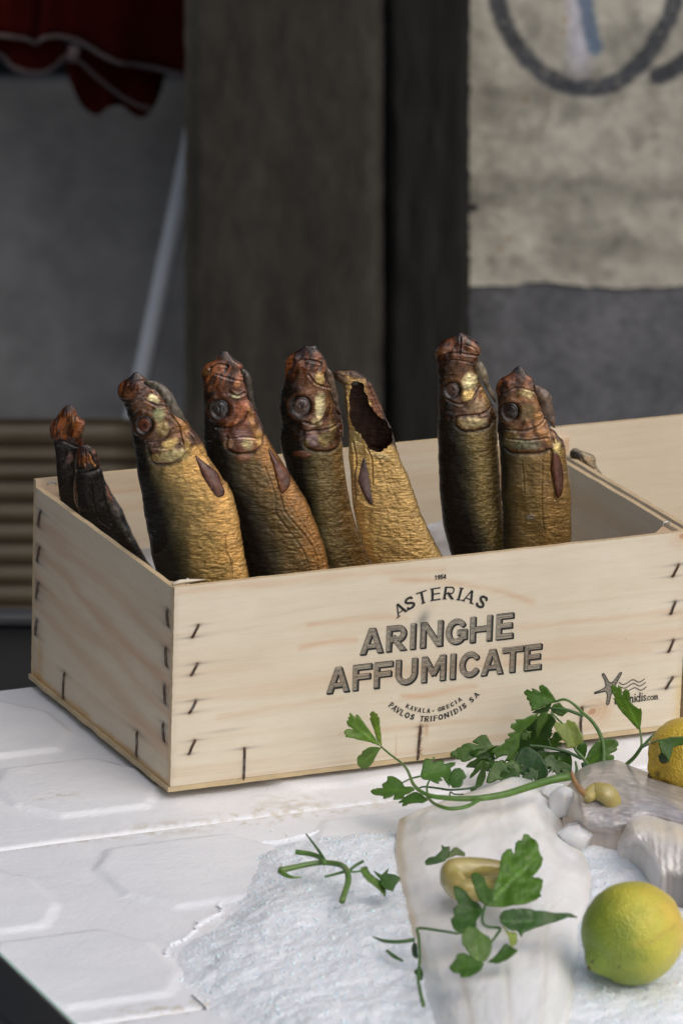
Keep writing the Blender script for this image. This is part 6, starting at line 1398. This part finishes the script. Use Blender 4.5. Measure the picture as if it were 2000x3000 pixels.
r4 = thing('parsley_sprig', 'cut parsley stems with one small leaf, alone on the ice left of the fillet', 'parsley sprig', G(960, 2560, .018), PG)
zz = [('z', .026), ('z', .026)]
stem(r4, [(790, 865), (830, 740), (860, 640), (855, 540), (800, 460), (700, 430), (560, 420), (400, 440), (240, 475), (70, 510)], D_, [9, 9, 9, 8.5, 7.5, 8, 9], [('z', .022), ('z', .028), ('z', .024), ('z', .021)], (.12, .21, .05))
stem(r4, [(80, 520), (150, 565), (230, 590), (330, 588)], D_, [9, 7, 4, 1.5], zz, (.12, .22, .04))
stem(r4, [(590, 430), (530, 360), (420, 320), (262, 298)], D_, [7, 7.5, 7.5], zz, (.10, .20, .04))
stem(r4, [(600, 410), (520, 280), (380, 92)], D_, [5, 4, 2.2], [('z', .026), ('z', .034)], (.05, .13, .025))
stem(r4, [(870, 515), (950, 450), (1038, 402)], D_, [4.5, 4.5, 4.5], [('z', .026), ('z', .031)], (.06, .14, .03))
stem(r4, [(830, 520), (720, 550), (600, 582)], D_, [4.5, 4, 3.5], zz, (.06, .15, .03))
stem(r4, [(880, 525), (950, 525), (1040, 510)], D_, [3, 3, 2.5], zz, (.07, .16, .03))
leaf(r4, [(1000, 475), (1075, 465), (1110, 550), (1160, 590), (1230, 640), (1300, 740), (1288, 815), (1230, 750), (1130, 680), (1060, 620), (1010, 550)], D_, (.07, .16, .045), ('z', .03), (0, .4), seed=41)
leaf(r4, [(1150, 505), (1240, 562), (1330, 490), (1312, 550), (1380, 560), (1470, 600), (1400, 690), (1380, 760), (1280, 735), (1220, 660), (1230, 610), (1180, 560)], D_, (.035, .11, .02), ('z', .031), (-.2, 0), (1180, 560), seed=42)

r5 = thing('parsley_sprig', 'parsley sprig with a big upright leaf lying across the white fillet', 'parsley sprig', G(1420, 2720, .036), PG)
zq = lambda z: ('z', z)
leaf(r5, [(835, 560), (890, 450), (930, 340), (950, 220), (985, 175), (1020, 165), (1040, 208), (1050, 130), (1075, 100), (1095, 105), (1110, 62), (1150, 68), (1185, 100), (1215, 140), (1225, 200), (1250, 230), (1235, 290), (1170, 372), (1215, 375), (1248, 395), (1240, 450), (1225, 490), (1235, 510), (1190, 550), (1100, 575), (960, 580), (880, 572)], E_, (.062, .175, .022), zq(.062), (-.1, .05), fold=.06, seed=51)
leaf(r5, [(840, 570), (900, 540), (900, 470), (850, 440), (830, 370), (800, 345), (760, 330), (730, 360), (755, 450), (790, 540)], E_, (.06, .15, .05), zq(.066), (-.2, -.3), seed=52)
leaf(r5, [(815, 600), (790, 560), (740, 540), (690, 475), (640, 445), (600, 440), (620, 520), (640, 570), (600, 600), (612, 650), (585, 670), (600, 740), (650, 790), (700, 760), (770, 740), (770, 680), (800, 640)], E_, (.03, .10, .018), zq(.052), (-.1, .2), seed=53)
leaf(r5, [(780, 985), (840, 970), (875, 920), (885, 840), (860, 800), (810, 770), (770, 730), (720, 715), (680, 740), (660, 800), (665, 850), (690, 880), (720, 930)], E_, (.06, .155, .03), zq(.050), (-.3, .1), seed=54)
leaf(r5, [(830, 985), (790, 980), (740, 950), (690, 920), (630, 930), (620, 960), (570, 1020), (590, 1040), (610, 1060), (660, 1065), (650, 1090), (690, 1100), (740, 1080), (800, 1040)], E_, (.04, .12, .016), zq(.046), (.1, .1), seed=55)
leaf(r5, [(940, 690), (935, 650), (960, 615), (1040, 605), (1120, 600), (1200, 615), (1320, 625), (1440, 625), (1505, 655), (1440, 655), (1330, 690), (1250, 720), (1170, 750), (1110, 770), (1090, 815), (1065, 760), (1020, 760), (980, 730)], E_, (.032, .105, .028), zq(.048), (-.5, 0), fold=.35, seed=56)
leaf(r5, [(850, 980), (900, 940), (940, 890), (980, 845), (1040, 880), (1070, 900), (1000, 960), (920, 995)], E_, (.035, .11, .016), zq(.042), (0, 0), seed=57)
leaf(r5, [(955, 700), (1000, 760), (1060, 770), (1062, 840), (1015, 875), (1000, 800)], E_, (.16, .26, .08), zq(.05), (0, .3), seed=58)
stem(r5, [(835, 565), (815, 640), (820, 700), (860, 725), (940, 735), (910, 790), (880, 830)], E_, [4, 4, 4, 3.5], [zq(.058), zq(.046), zq(.046)], (.045, .12, .022))
stem(r5, [(640, 772), (500, 750), (355, 735), (358, 800), (365, 950), (352, 1080), (370, 1200), (392, 1290)], E_, [3.5, 4, 4.2, 4.5, 5.5], [zq(.044), zq(.036), zq(.028), zq(.020)], (.08, .175, .035))

r6 = thing('parsley_sprig', 'thin broken parsley stalk with two dark scraps beside the left edge of the fillet', 'parsley sprig', G(1170, 2760, .018), PG)
stem(r6, [(30, 795), (110, 825), (220, 830), (330, 815)], E_, [2, 5, 5.5, 6], [zq(.020), zq(.024)], (.06, .14, .03))
leaf(r6, [(320, 830), (345, 850), (352, 955), (315, 940), (302, 880)], E_, (.012, .04, .014), zq(.024), (0, .4), seed=61)
leaf(r6, [(365, 1000), (390, 1060), (382, 1118), (345, 1085), (318, 1050)], E_, (.022, .07, .016), zq(.022), (0, .2), seed=62)
r7 = thing('parsley_sprig', 'short scrap of parsley stalk lying on the ice left of the thin broken stalk', 'parsley sprig', G(1155, 2800, .016), PG)
stem(r7, [(130, 895), (180, 935), (242, 968)], E_, [4, 6, 3], [zq(.018), zq(.018)], (.06, .14, .025))
r8 = thing('parsley_sprig', 'curled dark parsley leaf behind the folded pepper on the fillet', 'parsley sprig', G(1300, 2530, .036), PG)
leaf(r8, [(550, 250), (470, 280), (405, 292), (400, 260), (420, 235), (480, 215), (520, 180), (520, 140), (545, 155), (575, 150), (580, 190), (560, 225)], E_, (.03, .095, .018), zq(.046), (-.2, .2), seed=71)
leaf(r8, [(545, 245), (570, 200), (620, 150), (690, 190), (692, 218), (620, 212)], E_, (.07, .13, .05), zq(.052), (-.4, 0), seed=72)
